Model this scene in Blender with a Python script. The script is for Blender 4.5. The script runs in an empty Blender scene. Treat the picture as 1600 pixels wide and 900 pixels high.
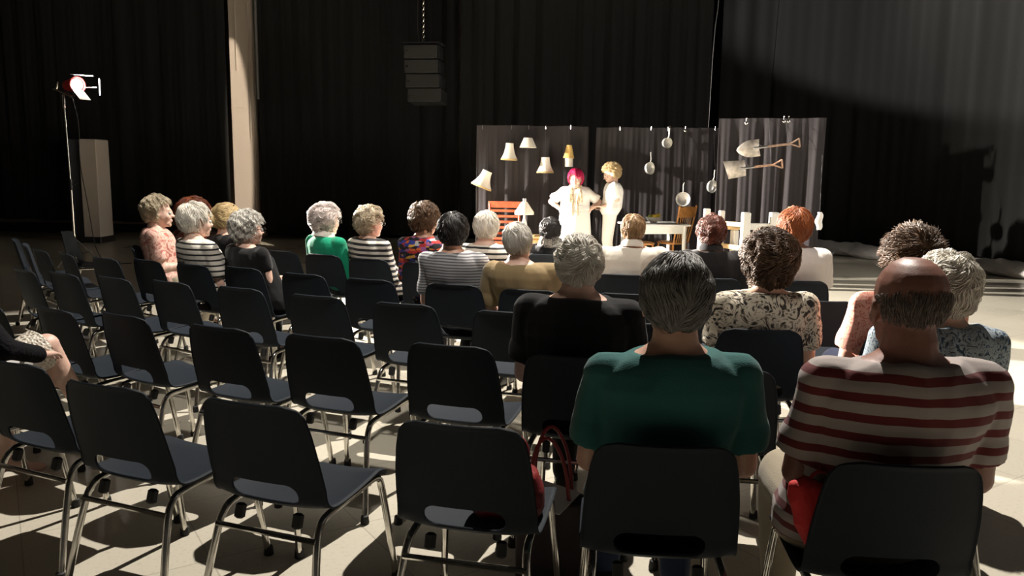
import bpy, math, random
import numpy as np
from mathutils import Vector, Matrix
R = math.radians
random.seed(7); rng = np.random.default_rng(11)
SC = bpy.context.scene
COL = SC.collection

# ---------------------------------------------------------------- camera
FPX = 1244.0; TH = math.atan(182/1244); RO = R(-.75); CH = 1.5
cam_d = bpy.data.cameras.new('camera'); cam = bpy.data.objects.new('camera', cam_d); COL.objects.link(cam)
cam_d.sensor_width = 36; cam_d.lens = 36*FPX/1600; cam_d.clip_end = 200
U0 = Vector((0, math.sin(TH), math.cos(TH))); F0 = Vector((0, math.cos(TH), -math.sin(TH))); X0 = Vector((1, 0, 0))
cr_, sr_ = math.cos(RO), math.sin(RO)
cx_, cy_ = cr_*X0 - sr_*U0, sr_*X0 + cr_*U0
cam.matrix_world = Matrix(((cx_.x, cy_.x, -F0.x, 0), (cx_.y, cy_.y, -F0.y, 0), (cx_.z, cy_.z, -F0.z, CH), (0, 0, 0, 1)))
SC.camera = cam
SC.view_settings.view_transform = 'Standard'; SC.view_settings.look = 'None'
SC.view_settings.gamma = 1; SC.view_settings.use_curve_mapping = False
SC.view_settings.exposure = 0.0

# ---------------------------------------------------------------- world and lights
w = bpy.data.worlds.new('world'); SC.world = w; w.use_nodes = True
w.node_tree.nodes['Background'].inputs[0].default_value = (.75, .85, 1, 1)
w.node_tree.nodes['Background'].inputs[1].default_value = .005

def spot(name, loc, target, power, angle, blend, col, size=.1):
    d = bpy.data.lights.new(name, 'SPOT'); d.energy = power; d.spot_size = R(angle); d.spot_blend = blend
    d.color = col; d.shadow_soft_size = size
    o = bpy.data.objects.new(name, d); COL.objects.link(o); o.location = loc
    o.rotation_euler = (Vector(target)-Vector(loc)).to_track_quat('-Z', 'Y').to_euler(); return o
def point(name, loc, power, col, size=.1):
    d = bpy.data.lights.new(name, 'POINT'); d.energy = power; d.color = col; d.shadow_soft_size = size
    o = bpy.data.objects.new(name, d); COL.objects.link(o); o.location = loc; return o
WARM = (1, .86, .70); NEUT = (1, .93, .84)
# rigged stage light above the set, pointing out over the audience
spot('audience_spot', (1.3, 7.3, 7.5), (0, 4.2, 0), 5200, 82, .10, NEUT, .04)
# house spot over the middle of the audience
spot('house_spot', (-.4, 2.3, 6.5), (-.2, 6.0, .6), 1050, 52, .6, NEUT, .25)
# added flattened spot standing in for the left flood's spill on the right-hand curtain
uw = spot('added_curtain_fill', (-6.33, 11.86, 2.85), (-6.33+9.9, 11.86-1.4, 2.85+1.72), 9500, 70, .2, (1, .97, .93), .05); uw.scale = (1, .33, 1)
# side floodlights: the one on the stand at left, its twin on the right out of frame
spot('left_flood', (-6.33, 11.86, 2.67), (3.0, 9.0, 1.8), 50000, 68, .3, NEUT, .08)
spot('right_flood', (8.4, 8.0, 2.4), (1.5, 13.4, 2.6), 800, 85, .5, NEUT, .3)
pwash = spot('pillar_fill', (1.5, 8.0, 5.0), (-5.88, 17, 1.75), 9000, 23, .04, WARM, .04); pwash.scale = (.12, 1, 1)  # added spot, cone squeezed to a slit so only the pillar brightens
# added dim overhead fill above the rows
dh = bpy.data.lights.new('overhead_fill', 'AREA'); dh.energy = 2; dh.size = 3.0; dh.color = NEUT
oh = bpy.data.objects.new('overhead_fill', dh); COL.objects.link(oh); oh.location = (-.5, 3.2, 7.5)
oh.rotation_euler = (R(22), 0, 0)

# ---------------------------------------------------------------- pixel helpers (points of the place as read from the photograph)
def ray(u, v):
    a = (u-800)/FPX; b = -(v-450)/FPX
    a, b = a*cr_+b*sr_, -a*sr_+b*cr_
    return (a, math.cos(TH)+b*math.sin(TH), -math.sin(TH)+b*math.cos(TH))
def PZ(u, v, z):
    d = ray(u, v); t = (z-CH)/d[2]; return Vector((d[0]*t, d[1]*t, z))
def PY(u, v, y):
    d = ray(u, v); t = y/d[1]; return Vector((d[0]*t, y, CH+d[2]*t))

# ---------------------------------------------------------------- object helpers
def tag(o, label, cat, group=None, kind=None):
    if label: o['label'] = label
    if cat: o['category'] = cat
    if group: o['group'] = group
    if kind: o['kind'] = kind
    return o
def thing(name, label, cat, loc=(0, 0, 0), rz=0, group=None):
    o = bpy.data.objects.new(name, None); COL.objects.link(o); o.empty_display_size = .1
    o.location = loc; o.rotation_euler = (0, 0, rz); return tag(o, label, cat, group)
class MB:
    def __init__(s): s.v = []; s.f = []
    def add(s, vs, fs):
        n = len(s.v); s.v += [tuple(p) for p in vs]; s.f += [tuple(i+n for i in f) for f in fs]; return s
    def box(s, c, d, M=None, bev=.0):
        x, y, z = [t/2 for t in d]; b = min(bev, x*.9, y*.9, z*.9)
        if b <= 0:
            vs = [Vector((i*x, j*y, k*z)) for i in (-1, 1) for j in (-1, 1) for k in (-1, 1)]
            fs = [(0, 1, 3, 2), (4, 6, 7, 5), (0, 4, 5, 1), (2, 3, 7, 6), (0, 2, 6, 4), (1, 5, 7, 3)]
        else:
            def ring(zz, q): return [Vector((i*(x-q)+0, j*(y-b-q+b), zz)) for i, j in ()]
            vs = []; fs = []
            prof = [(-z, b), (-z+b, 0), (z-b, 0), (z, b)]
            for zz, q in prof:
                X, Y = x-q, y-q; c2 = b
                vs += [Vector(p+(zz,)) for p in [(-X+c2, -Y), (X-c2, -Y), (X, -Y+c2), (X, Y-c2), (X-c2, Y), (-X+c2, Y), (-X, Y-c2), (-X, -Y+c2)]]
            for r in range(3):
                for i in range(8): fs.append((r*8+i, r*8+(i+1) % 8, r*8+8+(i+1) % 8, r*8+8+i))
            fs.append(tuple(range(7, -1, -1))); fs.append(tuple(range(24, 32)))
        if M is not None: vs = [M @ p for p in vs]
        c = Vector(c); return s.add([p+c for p in vs], fs)
    def loft(s, rings, close=True):
        n = len(rings[0]); vs = [p for r in rings for p in r]; fs = []
        for k in range(len(rings)-1):
            for i in range(n): fs.append((k*n+i, k*n+(i+1) % n, (k+1)*n+(i+1) % n, (k+1)*n+i))
        if close: fs.append(tuple(range(n-1, -1, -1))); fs.append(tuple(range((len(rings)-1)*n, len(rings)*n)))
        return s.add(vs, fs)
    def ell(s, c, r, M=None, seg=16, rg=10):
        c = Vector(c); rings = []
        for k in range(1, rg):
            t = math.pi*k/rg; rings.append([Vector((r[0]*math.sin(t)*math.cos(a), r[1]*math.sin(t)*math.sin(a), -r[2]*math.cos(t))) for a in [2*math.pi*i/seg for i in range(seg)]])
        if M is not None: rings = [[M @ p for p in q] for q in rings]
        return s.loft([[p+c for p in q] for q in rings])
    def lathe(s, prof, c=(0, 0, 0), M=None, seg=24, close=True):
        c = Vector(c); rings = [[Vector((r*math.cos(2*math.pi*i/seg), r*math.sin(2*math.pi*i/seg), z)) for i in range(seg)] for r, z in prof]
        if M is not None: rings = [[M @ p for p in q] for q in rings]
        return s.loft([[p+c for p in q] for q in rings], close)
    def cone(s, a, b, ra, rb, seg=12, rounded=True):
        a, b = Vector(a), Vector(b); d = (b-a); L = d.length
        if L < 1e-6: return s
        q = d.to_track_quat('Z', 'Y').to_matrix(); rings = []
        pr = []
        if rounded:
            for t in (80, 55, 28): pr.append((ra*math.cos(R(t)), -ra*math.sin(R(t))))
        pr += [(ra, 0), ((ra+rb)/2, L/2), (rb, L)]
        if rounded:
            for t in (28, 55, 80): pr.append((rb*math.cos(R(t)), L+rb*math.sin(R(t))))
        for r, z in pr: rings.append([a + q @ Vector((r*math.cos(2*math.pi*i/seg), r*math.sin(2*math.pi*i/seg), z)) for i in range(seg)])
        return s.loft(rings)
    def tube(s, pts, r, seg=8, smooth=0, rs=None, flat=1.0):
        P = [Vector(p) for p in pts]
        for _ in range(smooth):
            Q = [P[0]]
            for a, b in zip(P[:-1], P[1:]): Q += [a*.75+b*.25, a*.25+b*.75]
            P = Q+[P[-1]]
        rings = []; up = None
        for i, p in enumerate(P):
            t = (P[min(i+1, len(P)-1)]-P[max(i-1, 0)]).normalized()
            if up is None: up = Vector((0, 0, 1)) if abs(t.z) < .9 else Vector((0, 1, 0))
            x = t.cross(up).normalized(); y = x.cross(t).normalized(); up = y
            rr = r if rs is None else rs[0]+(rs[1]-rs[0])*i/(len(P)-1)
            rings.append([p+x*rr*math.cos(2*math.pi*k/seg)+y*rr*flat*math.sin(2*math.pi*k/seg) for k in range(seg)])
        return s.loft(rings)
    def mesh(s, name):
        m = bpy.data.meshes.new(name); m.from_pydata(s.v, [], s.f); m.validate(); return m
    def build(s, name, mat, parent=None, smooth=True, loc=None, rz=None):
        m = s.mesh(name); m.materials.append(mat)
        if smooth: shade(m)
        return link(name, m, parent, loc, rz)
def shade(m, ang=42):
    m.polygons.foreach_set('use_smooth', [True]*len(m.polygons))
    try: m.set_sharp_from_angle(angle=R(ang))
    except Exception: pass
    m.update()
def link(name, m, parent=None, loc=None, rz=None):
    o = bpy.data.objects.new(name, m); COL.objects.link(o); o.parent = parent
    if loc is not None: o.location = loc
    if rz is not None: o.rotation_euler = (0, 0, rz)
    return o
def apply_mods(mesh, mods):
    o = bpy.data.objects.new('tmp', mesh); COL.objects.link(o)
    for typ, kw in mods:
        md = o.modifiers.new(typ, typ)
        for k, v in kw.items(): setattr(md, k, v)
    dg = bpy.context.evaluated_depsgraph_get(); dg.update()
    m = bpy.data.meshes.new_from_object(o.evaluated_get(dg)); bpy.data.objects.remove(o); return m
def np_mesh(name, V, Fq):
    m = bpy.data.meshes.new(name); m.vertices.add(len(V)); m.vertices.foreach_set('co', np.asarray(V, np.float32).ravel())
    Fq = np.asarray(Fq, np.int32); n, k = Fq.shape
    m.loops.add(n*k); m.loops.foreach_set('vertex_index', Fq.ravel()); m.polygons.add(n)
    m.polygons.foreach_set('loop_start', np.arange(n, dtype=np.int32)*k)
    m.update(calc_edges=True); m.validate(); return m
_nk = np.random.default_rng(3); _K = _nk.normal(size=(40, 3)); _PH = _nk.uniform(0, 6.28, 40)
def noise(P, f, o=0):       # smooth pseudo noise in about -1..1
    P = np.asarray(P); r = 0
    for i in range(6): r = r+np.sin(P @ (_K[(i+o*6) % 40]*f)+_PH[(i+o*6) % 40])
    return r/3.2
def fold(mesh, amp, f, st=(1, 1, 1), o=0):
    n = len(mesh.vertices); co = np.empty(n*3, np.float32); mesh.vertices.foreach_get('co', co); co = co.reshape(-1, 3)
    no = np.empty(n*3, np.float32); mesh.vertex_normals.foreach_get('vector', no); no = no.reshape(-1, 3)
    P = co*np.array(st); q = noise(P+.06*noise(P, f*.7, o+1)[:, None], f, o)
    r = 1-2*np.abs(q); co = co+no*(amp*(r*.6+.4*noise(P, f*2.1, o+2)))[:, None]
    mesh.vertices.foreach_set('co', co.astype(np.float32).ravel()); mesh.update()

# ---------------------------------------------------------------- materials
class NT:
    def __init__(s, name):
        s.m = bpy.data.materials.new(name); s.m.use_nodes = True; s.t = s.m.node_tree; s.p = s.t.nodes['Principled BSDF']
    def n(s, typ, **kw):
        x = s.t.nodes.new(typ)
        for k, v in kw.items():
            if k in x.inputs: x.inputs[k].default_value = v
            else: setattr(x, k, v)
        return x
    def l(s, a, b): s.t.links.new(a, b)
    def obj(s, scale=(1, 1, 1), rot=(0, 0, 0)):
        tc = s.n('ShaderNodeTexCoord'); mp = s.n('ShaderNodeMapping'); mp.inputs['Scale'].default_value = scale; mp.inputs['Rotation'].default_value = rot
        s.l(tc.outputs['Object'], mp.inputs[0]); return mp.outputs[0]
    def bump(s, sock, st=.3, dist=.01):
        b = s.n('ShaderNodeBump'); b.inputs['Strength'].default_value = st; b.inputs['Distance'].default_value = dist
        s.l(sock, b.inputs['Height']); s.l(b.outputs[0], s.p.inputs['Normal'])
    def ramp(s, sock, stops, interp='LINEAR'):
        r = s.n('ShaderNodeValToRGB'); r.color_ramp.interpolation = interp; e = r.color_ramp.elements
        while len(e) < len(stops): e.new(.5)
        for i, (p, c) in enumerate(stops): e[i].position = p; e[i].color = tuple(c)+(1,)
        s.l(sock, r.inputs[0]); return r.outputs[0]
def mat(name, col, rough=.5, metal=0, bump=0, bscale=60, var=0, sheen=0, coat=0):
    t = NT(name); p = t.p; p.inputs['Base Color'].default_value = tuple(col)+(1,)
    p.inputs['Roughness'].default_value = rough; p.inputs['Metallic'].default_value = metal
    if sheen: p.inputs['Sheen Weight'].default_value = sheen
    if rough >= .9: p.inputs['Specular IOR Level'].default_value = .12
    if coat: p.inputs['Coat Weight'].default_value = coat; p.inputs['Coat Roughness'].default_value = .15
    nz = t.n('ShaderNodeTexNoise', Scale=bscale, Detail=4.0); t.l(t.obj(), nz.inputs['Vector'])
    if bump: t.bump(nz.outputs[0], bump)
    if var:
        a = tuple(c*(1-var) for c in col); b = tuple(min(1, c*(1+var)) for c in col)
        t.l(t.ramp(nz.outputs[0], [(.35, a), (.65, b)]), p.inputs['Base Color'])
    return t.m
def stripes(name, c1, c2, period, duty=.5, z0=0, slant=(0, 0)):
    t = NT(name); tc = t.n('ShaderNodeTexCoord'); sp = t.n('ShaderNodeSeparateXYZ'); t.l(tc.outputs['Object'], sp.inputs[0])
    nz = t.n('ShaderNodeTexNoise', Scale=5.0); t.l(tc.outputs['Object'], nz.inputs['Vector'])
    m1 = t.n('ShaderNodeMath', operation='MULTIPLY_ADD'); t.l(nz.outputs[0], m1.inputs[0]); m1.inputs[1].default_value = .022; t.l(sp.outputs[2], m1.inputs[2])
    a1 = t.n('ShaderNodeMath', operation='MULTIPLY_ADD'); t.l(sp.outputs[0], a1.inputs[0]); a1.inputs[1].default_value = slant[0]; t.l(m1.outputs[0], a1.inputs[2])
    m2 = t.n('ShaderNodeMath', operation='DIVIDE'); t.l(a1.outputs[0], m2.inputs[0]); m2.inputs[1].default_value = period
    m3 = t.n('ShaderNodeMath', operation='FRACT'); t.l(m2.outputs[0], m3.inputs[0])
    t.l(t.ramp(m3.outputs[0], [(0, c1), (duty, c2), (.985, c1)], 'CONSTANT'), t.p.inputs['Base Color'])
    t.p.inputs['Roughness'].default_value = .85; t.p.inputs['Sheen Weight'].default_value = .1
    n2 = t.n('ShaderNodeTexNoise', Scale=260.0); t.l(tc.outputs['Object'], n2.inputs['Vector']); t.bump(n2.outputs[0], .15, .003)
    return t.m
def cloth(name, col, rough=.9): return mat(name, col, rough, bump=.2, bscale=220, sheen=.15)
def blocks(name):
    t = NT(name); v = t.obj((1, 1, 1), (R(90), 0, 0))
    vo = t.n('ShaderNodeTexVoronoi', Scale=1.0); vo.distance = 'CHEBYCHEV'; mp = t.obj((20, 20, 52)); t.l(mp, vo.inputs['Vector'])
    sx = t.n('ShaderNodeSeparateColor'); t.l(vo.outputs['Color'], sx.inputs[0])
    c = t.ramp(sx.outputs[0], [(0, (.012, .01, .015)), (.36, (.45, .03, .03)), (.5, (.03, .05, .30)), (.6, (.65, .35, .05)), (.68, (.30, .10, .28)), (.78, (.5, .5, .48)), (.84, (.03, .02, .02)), (.93, (.6, .12, .03))], 'CONSTANT')
    t.l(c, t.p.inputs['Base Color']); t.p.inputs['Roughness'].default_value = .85; return t.m
def floral(name, dark, mid, light, sc=14):
    t = NT(name); v = t.obj(); nz = t.n('ShaderNodeTexNoise', Scale=sc, Detail=3.0, Distortion=2.6); t.l(v, nz.inputs['Vector'])
    t.l(t.ramp(nz.outputs[0], [(.36, dark), (.47, light), (.54, light), (.58, mid), (.64, dark)]), t.p.inputs['Base Color'])
    t.p.inputs['Roughness'].default_value = .85; return t.m
def hairmat(name, a, b, rough=.5):
    t = NT(name); g = t.n('ShaderNodeNewGeometry')
    t.l(t.ramp(g.outputs['Random Per Island'], [(0, a), (1, b)]), t.p.inputs['Base Color'])
    t.p.inputs['Roughness'].default_value = rough; t.p.inputs['Specular IOR Level'].default_value = .35; return t.m
def skinmat(name, col):
    t = NT(name); nz = t.n('ShaderNodeTexNoise', Scale=18.0, Detail=5.0); t.l(t.obj(), nz.inputs['Vector'])
    t.l(t.ramp(nz.outputs[0], [(.3, tuple(c*.85 for c in col)), (.7, tuple(min(1, c*1.12) for c in col))]), t.p.inputs['Base Color'])
    t.p.inputs['Roughness'].default_value = .5; t.p.inputs['Subsurface Weight'].default_value = .08; t.p.inputs['Subsurface Radius'].default_value = (.02, .008, .004)
    n2 = t.n('ShaderNodeTexNoise', Scale=160.0); t.l(t.obj(), n2.inputs['Vector']); t.bump(n2.outputs[0], .12, .003); return t.m

M = {}
M['shell'] = mat('dark_blue_plastic', (.017, .0215, .028), .55, bump=.25, bscale=420)
M['shell'].node_tree.nodes['Principled BSDF'].inputs['Specular IOR Level'].default_value = .10
M['chrome'] = mat('chrome', (.62, .60, .56), .16, 1, var=.25, bscale=14)
M['rubber'] = mat('black_rubber', (.012, .012, .012), .7)
M['skin'] = skinmat('skin', (.56, .33, .24)); M['skin_pale'] = skinmat('pale_skin', (.66, .43, .34)); M['skin_red'] = skinmat('ruddy_skin', (.27, .125, .09))
M['eye'] = mat('eye', (.5, .5, .48), .2)
M['black_cloth'] = cloth('black_cloth', (.007, .007, .0075)); M['denim'] = cloth('denim', (.03, .045, .09)); M['greytr'] = cloth('grey_trouser', (.07, .07, .07))
M['beige_cloth'] = cloth('beige_cloth', (.35, .30, .22)); M['white_cloth'] = cloth('white_cloth', (.78, .76, .72)); M['shoe'] = mat('shoe_leather', (.02, .018, .016), .4)
M['frame_black'] = mat('glasses_frame', (.02, .015, .015), .25)
M['steel'] = mat('brushed_steel', (.72, .71, .68), .25, 1, var=.12, bscale=30)
M['pan'] = mat('polished_pan_steel', (.86, .85, .82), .36, .55, var=.12, bscale=30)
M['wood_red'] = mat('red_brown_wood', (.36, .075, .03), .4, var=.3, bscale=9)
M['wood_oak'] = mat('golden_oak', (.50, .22, .06), .4, var=.3, bscale=9)
M['wood_pale'] = mat('pale_pine', (.62, .42, .2), .5, var=.2, bscale=9)
M['white_paint'] = mat('white_paint', (.80, .79, .75), .45, bump=.1)
M['shade_cloth'] = mat('lampshade_cloth', (.80, .76, .66), .8, bump=.3, bscale=120)
M['shade_yellow'] = mat('yellow_lampshade_cloth', (.75, .50, .16), .8, bump=.3, bscale=120)
M['fringe'] = mat('gold_fringe', (.42, .30, .13), .8, bump=.8, bscale=200)
M['thread'] = mat('thread', (.05, .05, .05), .6)
M['metal_black'] = mat('black_metal', (.02, .02, .022), .4, .3)

# ================================================================= SETTING
def floor_material():
    t = NT('vinyl_tile'); tc = t.n('ShaderNodeTexCoord'); mp = t.n('ShaderNodeMapping'); mp.inputs['Rotation'].default_value = (0, 0, R(-33)); t.l(tc.outputs['Object'], mp.inputs[0])
    br = t.n('ShaderNodeTexBrick'); br.offset = 0; br.squash = 1
    br.inputs['Scale'].default_value = 1; br.inputs['Brick Width'].default_value = .61; br.inputs['Row Height'].default_value = .61; br.inputs['Mortar Size'].default_value = .003
    br.inputs['Color1'].default_value = (.54, .50, .41, 1); br.inputs['Color2'].default_value = (.50, .465, .38, 1); br.inputs['Mortar'].default_value = (.36, .33, .27, 1)
    t.l(mp.outputs[0], br.inputs['Vector'])
    nz = t.n('ShaderNodeTexNoise', Scale=55.0, Detail=6.0); t.l(mp.outputs[0], nz.inputs['Vector'])
    mx = t.n('ShaderNodeMix', data_type='RGBA', blend_type='MULTIPLY'); mx.inputs[0].default_value = .5
    t.l(br.outputs[0], mx.inputs[6]); t.l(t.ramp(nz.outputs[0], [(.3, (.72, .70, .66)), (.45, (1, 1, 1)), (.7, (1, .99, .97))]), mx.inputs[7])
    t.l(mx.outputs[2], t.p.inputs['Base Color']); t.p.inputs['Roughness'].default_value = .30
    n2 = t.n('ShaderNodeTexNoise', Scale=1.3, Detail=5.0); t.l(mp.outputs[0], n2.inputs['Vector'])
    mr = t.n('ShaderNodeMapRange'); mr.inputs[3].default_value = .20; mr.inputs[4].default_value = .42; t.l(n2.outputs[0], mr.inputs[0]); t.l(mr.outputs[0], t.p.inputs['Roughness'])
    return t.m
def struct(name, mb, m, smooth=False):
    o = mb.build(name, m, smooth=smooth); o['kind'] = 'structure'; return o
wallm = mat('painted_block', (.42, .36, .30), .8, bump=.15, bscale=40); darkwall = mat('dark_wall', (.05, .05, .052), .9, bump=.1)
shaded_wall = mat('shaded_grey', (.06, .068, .08), .8, bump=.1)  # shade on the pier's left side, put into the colour
struct('floor', MB().box((0, 7, -.05), (28, 25, .1)), floor_material())
struct('ceiling', MB().box((0, 7, 9.05), (28, 25, .1)), darkwall)
struct('wall_back', MB().box((0, 18.6, 4.5), (28, .2, 9)), wallm)
struct('wall_left', MB().box((-13.1, 7, 4.5), (.2, 23, 9)), wallm)
struct('wall_right', MB().box((13.1, 7, 4.5), (.2, 23, 9)), darkwall)
struct('wall_front', MB().box((0, -4.6, 4.5), (28, .2, 9)), darkwall)
struct('baseboard_back', MB().box((0, 18.44, .09), (26, .1, .18), bev=.02), mat('dark_baseboard', (.02, .02, .02), .5))

# ---- painted pillar showing between the curtains
a = PY(353, 30, 17.0).x; b = PY(401, 300, 17.0).x
pc = (a+b)/2+.02; pw = (b-a)-.04
mb = MB().box((pc, 17.35, 4.5), (pw, .7, 9), bev=.01); struct('trim_1', mb, wallm)
t = NT('painted_pillar'); v = t.obj(); br = t.n('ShaderNodeTexBrick')
mb = MB()
mb.box((pc-.09, 16.99, 5.2), (.012, .03, 3.4)); mb.box((pc+.17, 16.99, 4.4), (.02, .04, 4.6)); mb.box((pc, 16.995, 2.75), (pw*.98, .012, .015))
struct('trim_2', mb, wallm)
cd = MB().tube([(pc+pw/2+.17, 16.75, 9), (pc+pw/2+.17, 16.75, 2.9)], .035, 10); o = cd.build('conduit_pipe', mat('grey_conduit', (.14, .14, .13), .5, .5))
tag(o, 'thin grey vertical pipe beside the tall pale pillar', 'pipe')

# ---- short boxed pillar behind the floodlight stand
lp = PY(108, 365, 15.6); rp = PY(156, 365, 15.6); topz = PY(130, 217, 15.6).z
st = thing('wall_pier', 'pale wall section behind the floodlight stand, left side painted as shade', 'pier', ((lp.x+rp.x)/2, 15.9, 0))
wd = rp.x-lp.x
MB().box((wd*.22, 0, topz/2), (wd*.56, .5, topz), bev=.015).build('pier_face', mat('lit_wall_tone', (.66, .58, .49), .8, bump=.1), st, False)  # wall colour lightened here in place of light on the face
MB().box((-wd*.28, .05, topz/2), (wd*.44, .42, topz), bev=.015).build('pier_side', shaded_wall, st, False)
MB().box((0, -.02, .06), (wd*1.06, .56, .12), bev=.01).build('pier_base', M['metal_black'], st, False)

# ---- stage curtains
def drape(name, label, pts, z0, z1, m, f=5.5, amp=.07, seed=0, gather=0, hem=.0, res=.035, cat='curtain', parent=None, flare=0, group=None):
    P = [Vector((p[0], p[1], 0)) for p in pts]; S = []
    for a_, b_ in zip(P[:-1], P[1:]):
        n = max(2, int((b_-a_).length/res))
        S += [a_.lerp(b_, i/n) for i in range(n)]
    S.append(P[-1]); S = np.array([[p.x, p.y] for p in S]); n = len(S)
    T = np.gradient(S, axis=0); T /= np.linalg.norm(T, axis=1)[:, None]; N = np.stack([-T[:, 1], T[:, 0]], 1)
    s = np.concatenate([[0], np.cumsum(np.linalg.norm(np.diff(S, axis=0), axis=1))]); rr = np.random.default_rng(seed)
    ph = rr.uniform(0, 6.28, 6); nz = 22; V = []
    w1 = s*f*2*math.pi/1.0; warp = 1.6*np.sin(s*1.1+ph[0])+1.1*np.sin(s*2.9+ph[1])
    for k in range(nz+1):
        q = k/nz; z = z0+(z1-z0)*q
        off = amp*(np.sin(w1*.5+warp*1.3+ph[2]+.5*(1-q))*(.6+.4*np.sin(s*.9+ph[3])) + .45*np.sin(w1+warp*2+ph[4]+1.2*np.sin(q*2+s)) + .2*np.sin(w1*2.3+ph[5]))
        off = off*(1-gather*q**6)+.04*np.sin(s*.8+3*q+ph[1])*(1-q)
        mid = S.mean(0); sc = 1+flare*(1-q)
        pos = (S-mid)*sc+mid+N*off[:, None]
        dz = hem*np.sin(s*7+ph[0])*(1-q)**8 - (.012*np.abs(np.sin(s*4+ph[1]))*gather*q**8)
        V.append(np.c_[pos, np.full(n, z)+dz])
    V = np.concatenate(V); F = []
    for k in range(nz):
        i = np.arange(n-1)+k*n; F.append(np.stack([i, i+1, i+1+n, i+n], 1))
    m0 = np_mesh(name, V, np.concatenate(F)); m0 = apply_mods(m0, [('SOLIDIFY', {'thickness': .012})]); m0.materials.append(m); shade(m0, 80)
    o = link(name, m0, parent)
    return tag(o, label, cat, group) if parent is None else o
velour = mat('black_velour', (.012, .012, .012), .95, bump=.2, bscale=90, sheen=.1, var=.15)
velour2 = mat('black_velour_paler', (.019, .019, .0185), .95, bump=.2, bscale=90, sheen=.1, var=.15)  # slightly paler tone of the same velour
xl = PY(360, 300, 16.6).x
drape('stage_curtain', 'black pleated curtain at far left behind the pale wall pier', [(-12.9, 13.5), (-11.6, 16.9), (-9.2, 16.5)], .38, 9, velour, 3.4, .055, 1, hem=.01)
drape('stage_curtain', 'black pleated curtain between the short wall pier and the tall pale pillar', [(-9.2, 16.5), (-7.4, 16.7), (xl, 16.6)], .36, 9, velour, 3.4, .055, 2, hem=.01)
drape('stage_curtain', 'black pleated curtain right of the tall pale pillar, behind the hanging loudspeaker', [(PY(408, 300, 17).x, 17.0), (-1.2, 17.3)], .12, 9, velour, 3.6, .055, 3, hem=.01)
drape('stage_curtain', 'black pleated curtain behind the lampshades and frying pans', [(-1.15, 17.25), (PY(1113, 90, 17.2).x, 17.2)], .12, 9, velour2, 3.6, .055, 4, hem=.01)
drape('stage_curtain', 'black curtain sliver in the gap above the third cloth panel', [(PY(1108, 90, 17.7).x, 17.7), (PY(1145, 90, 17.7).x, 17.7)], .12, 9, velour, 3.0, .05, 14, hem=.01)
cr0 = PY(1127, 90, 16.9).x
velour3 = mat('charcoal_velour', (.0095, .0095, .009), .95, bump=.2, bscale=90, sheen=.1, var=.15)
drape('stage_curtain', 'wide smooth charcoal curtain at right side behind the shovels', [(cr0, 16.9), (5.2, 16.6), (6.45, 15.1), (7.7, 12.35), (8.8, 9.6), (9.6, 7.0)], .17, 9, velour3, 1.7, .045, 5, hem=.01)
# grey wrinkled valance skirt along the floor under the right curtain
def skirt():
    P = [(5.9, 15.45), (6.4, 14.85), (7.62, 12.15), (8.72, 9.4), (9.4, 7.2)]; V = []; F = []; S = []
    for a_, b_ in zip(P[:-1], P[1:]):
        n = int(math.dist(a_, b_)/.03); S += [(a_[0]+(b_[0]-a_[0])*i/n, a_[1]+(b_[1]-a_[1])*i/n) for i in range(n)]
    S = np.array(S); n = len(S); s = np.arange(n)*.03; prof = [(0, .0), (.10, .02), (.15, .07), (.14, .14), (.08, .2), (.03, .24), (0, .26)]
    for k, (o_, z) in enumerate(prof):
        wv = .028*np.sin(s*9+k*1.1)+.02*np.sin(s*23+k*2.2)+.02*np.sin(s*3.1)
        V.append(np.c_[S[:, 0]-o_-.5*wv*(k > 0), S[:, 1]-o_*.5, z+wv*(.5 if 0 < k else 0)+0*s])
    for k in range(len(prof)-1):
        i = np.arange(n-1)+k*n; F.append(np.stack([i, i+1, i+1+n, i+n], 1))
    m0 = apply_mods(np_mesh('floor_skirt', np.concatenate(V), np.concatenate(F)), [('SOLIDIFY', {'thickness': .006})])
    m0.materials.append(mat('grey_vinyl_sheet', (.42, .40, .38), .42)); shade(m0, 60)
    tag(link('floor_skirt', m0), 'crumpled grey sheet bunched along the floor under the right curtain', 'sheet')
skirt()

# ---- flown loudspeaker array
sp0 = PY(662, 68, 14.8); sp1 = PY(667, 163, 14.8)
arr = thing('loudspeaker_array', 'black stack of four hanging loudspeaker cabinets on a chain', 'loudspeaker', (sp0.x, 14.8, sp1.z), R(-10))
cab = mat('speaker_paint', (.012, .012, .012), .6, bump=.4, bscale=150); H4 = (sp0.z-sp1.z-.04)/4
for k in range(4):
    zc = (3-k+.5)*H4; cx = [0, .012, .035, .07][k]; til = R([0, 1, 3, 5][k])
    Mx = Matrix.Rotation(-til, 3, 'X')
    c = MB().box((cx, .0, zc), (.62, .45, H4-.02), Mx, bev=.012).build('cabinet', cab, arr, False)
    MB().lathe([(.0, 0), (.022, 0), (.022, .012), (0, .012)], (cx-.25, -.232, zc), Matrix.Rotation(R(90), 3, 'X')).build('badge', M['steel'], c)
    MB().box((cx+.318, -.1, zc), (.012, .05, H4*.8), Mx, bev=.003).build('side_rail', M['metal_black'], c, False)
MB().box((0, 0, 4*H4+.03), (.68, .1, .04), bev=.008).box((0, .15, 4*H4+.03), (.68, .05, .03)).box((0, -.15, 4*H4+.03), (.68, .05, .03)).build('rigging_bar', M['metal_black'], arr, False)
mb = MB()
for i in range(110):
    z = 4*H4+.05+i*.05
    if sp1.z+z > 8.98: break
    ang = 0 if i % 2 else math.pi/2
    pts = [(.018*math.cos(t)*math.cos(ang), .018*math.cos(t)*math.sin(ang), z+.035*math.sin(t)) for t in [2*math.pi*j/8 for j in range(9)]]
    mb.tube(pts, .007, 5)
mb.build('chain', M['chrome'], arr)
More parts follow.
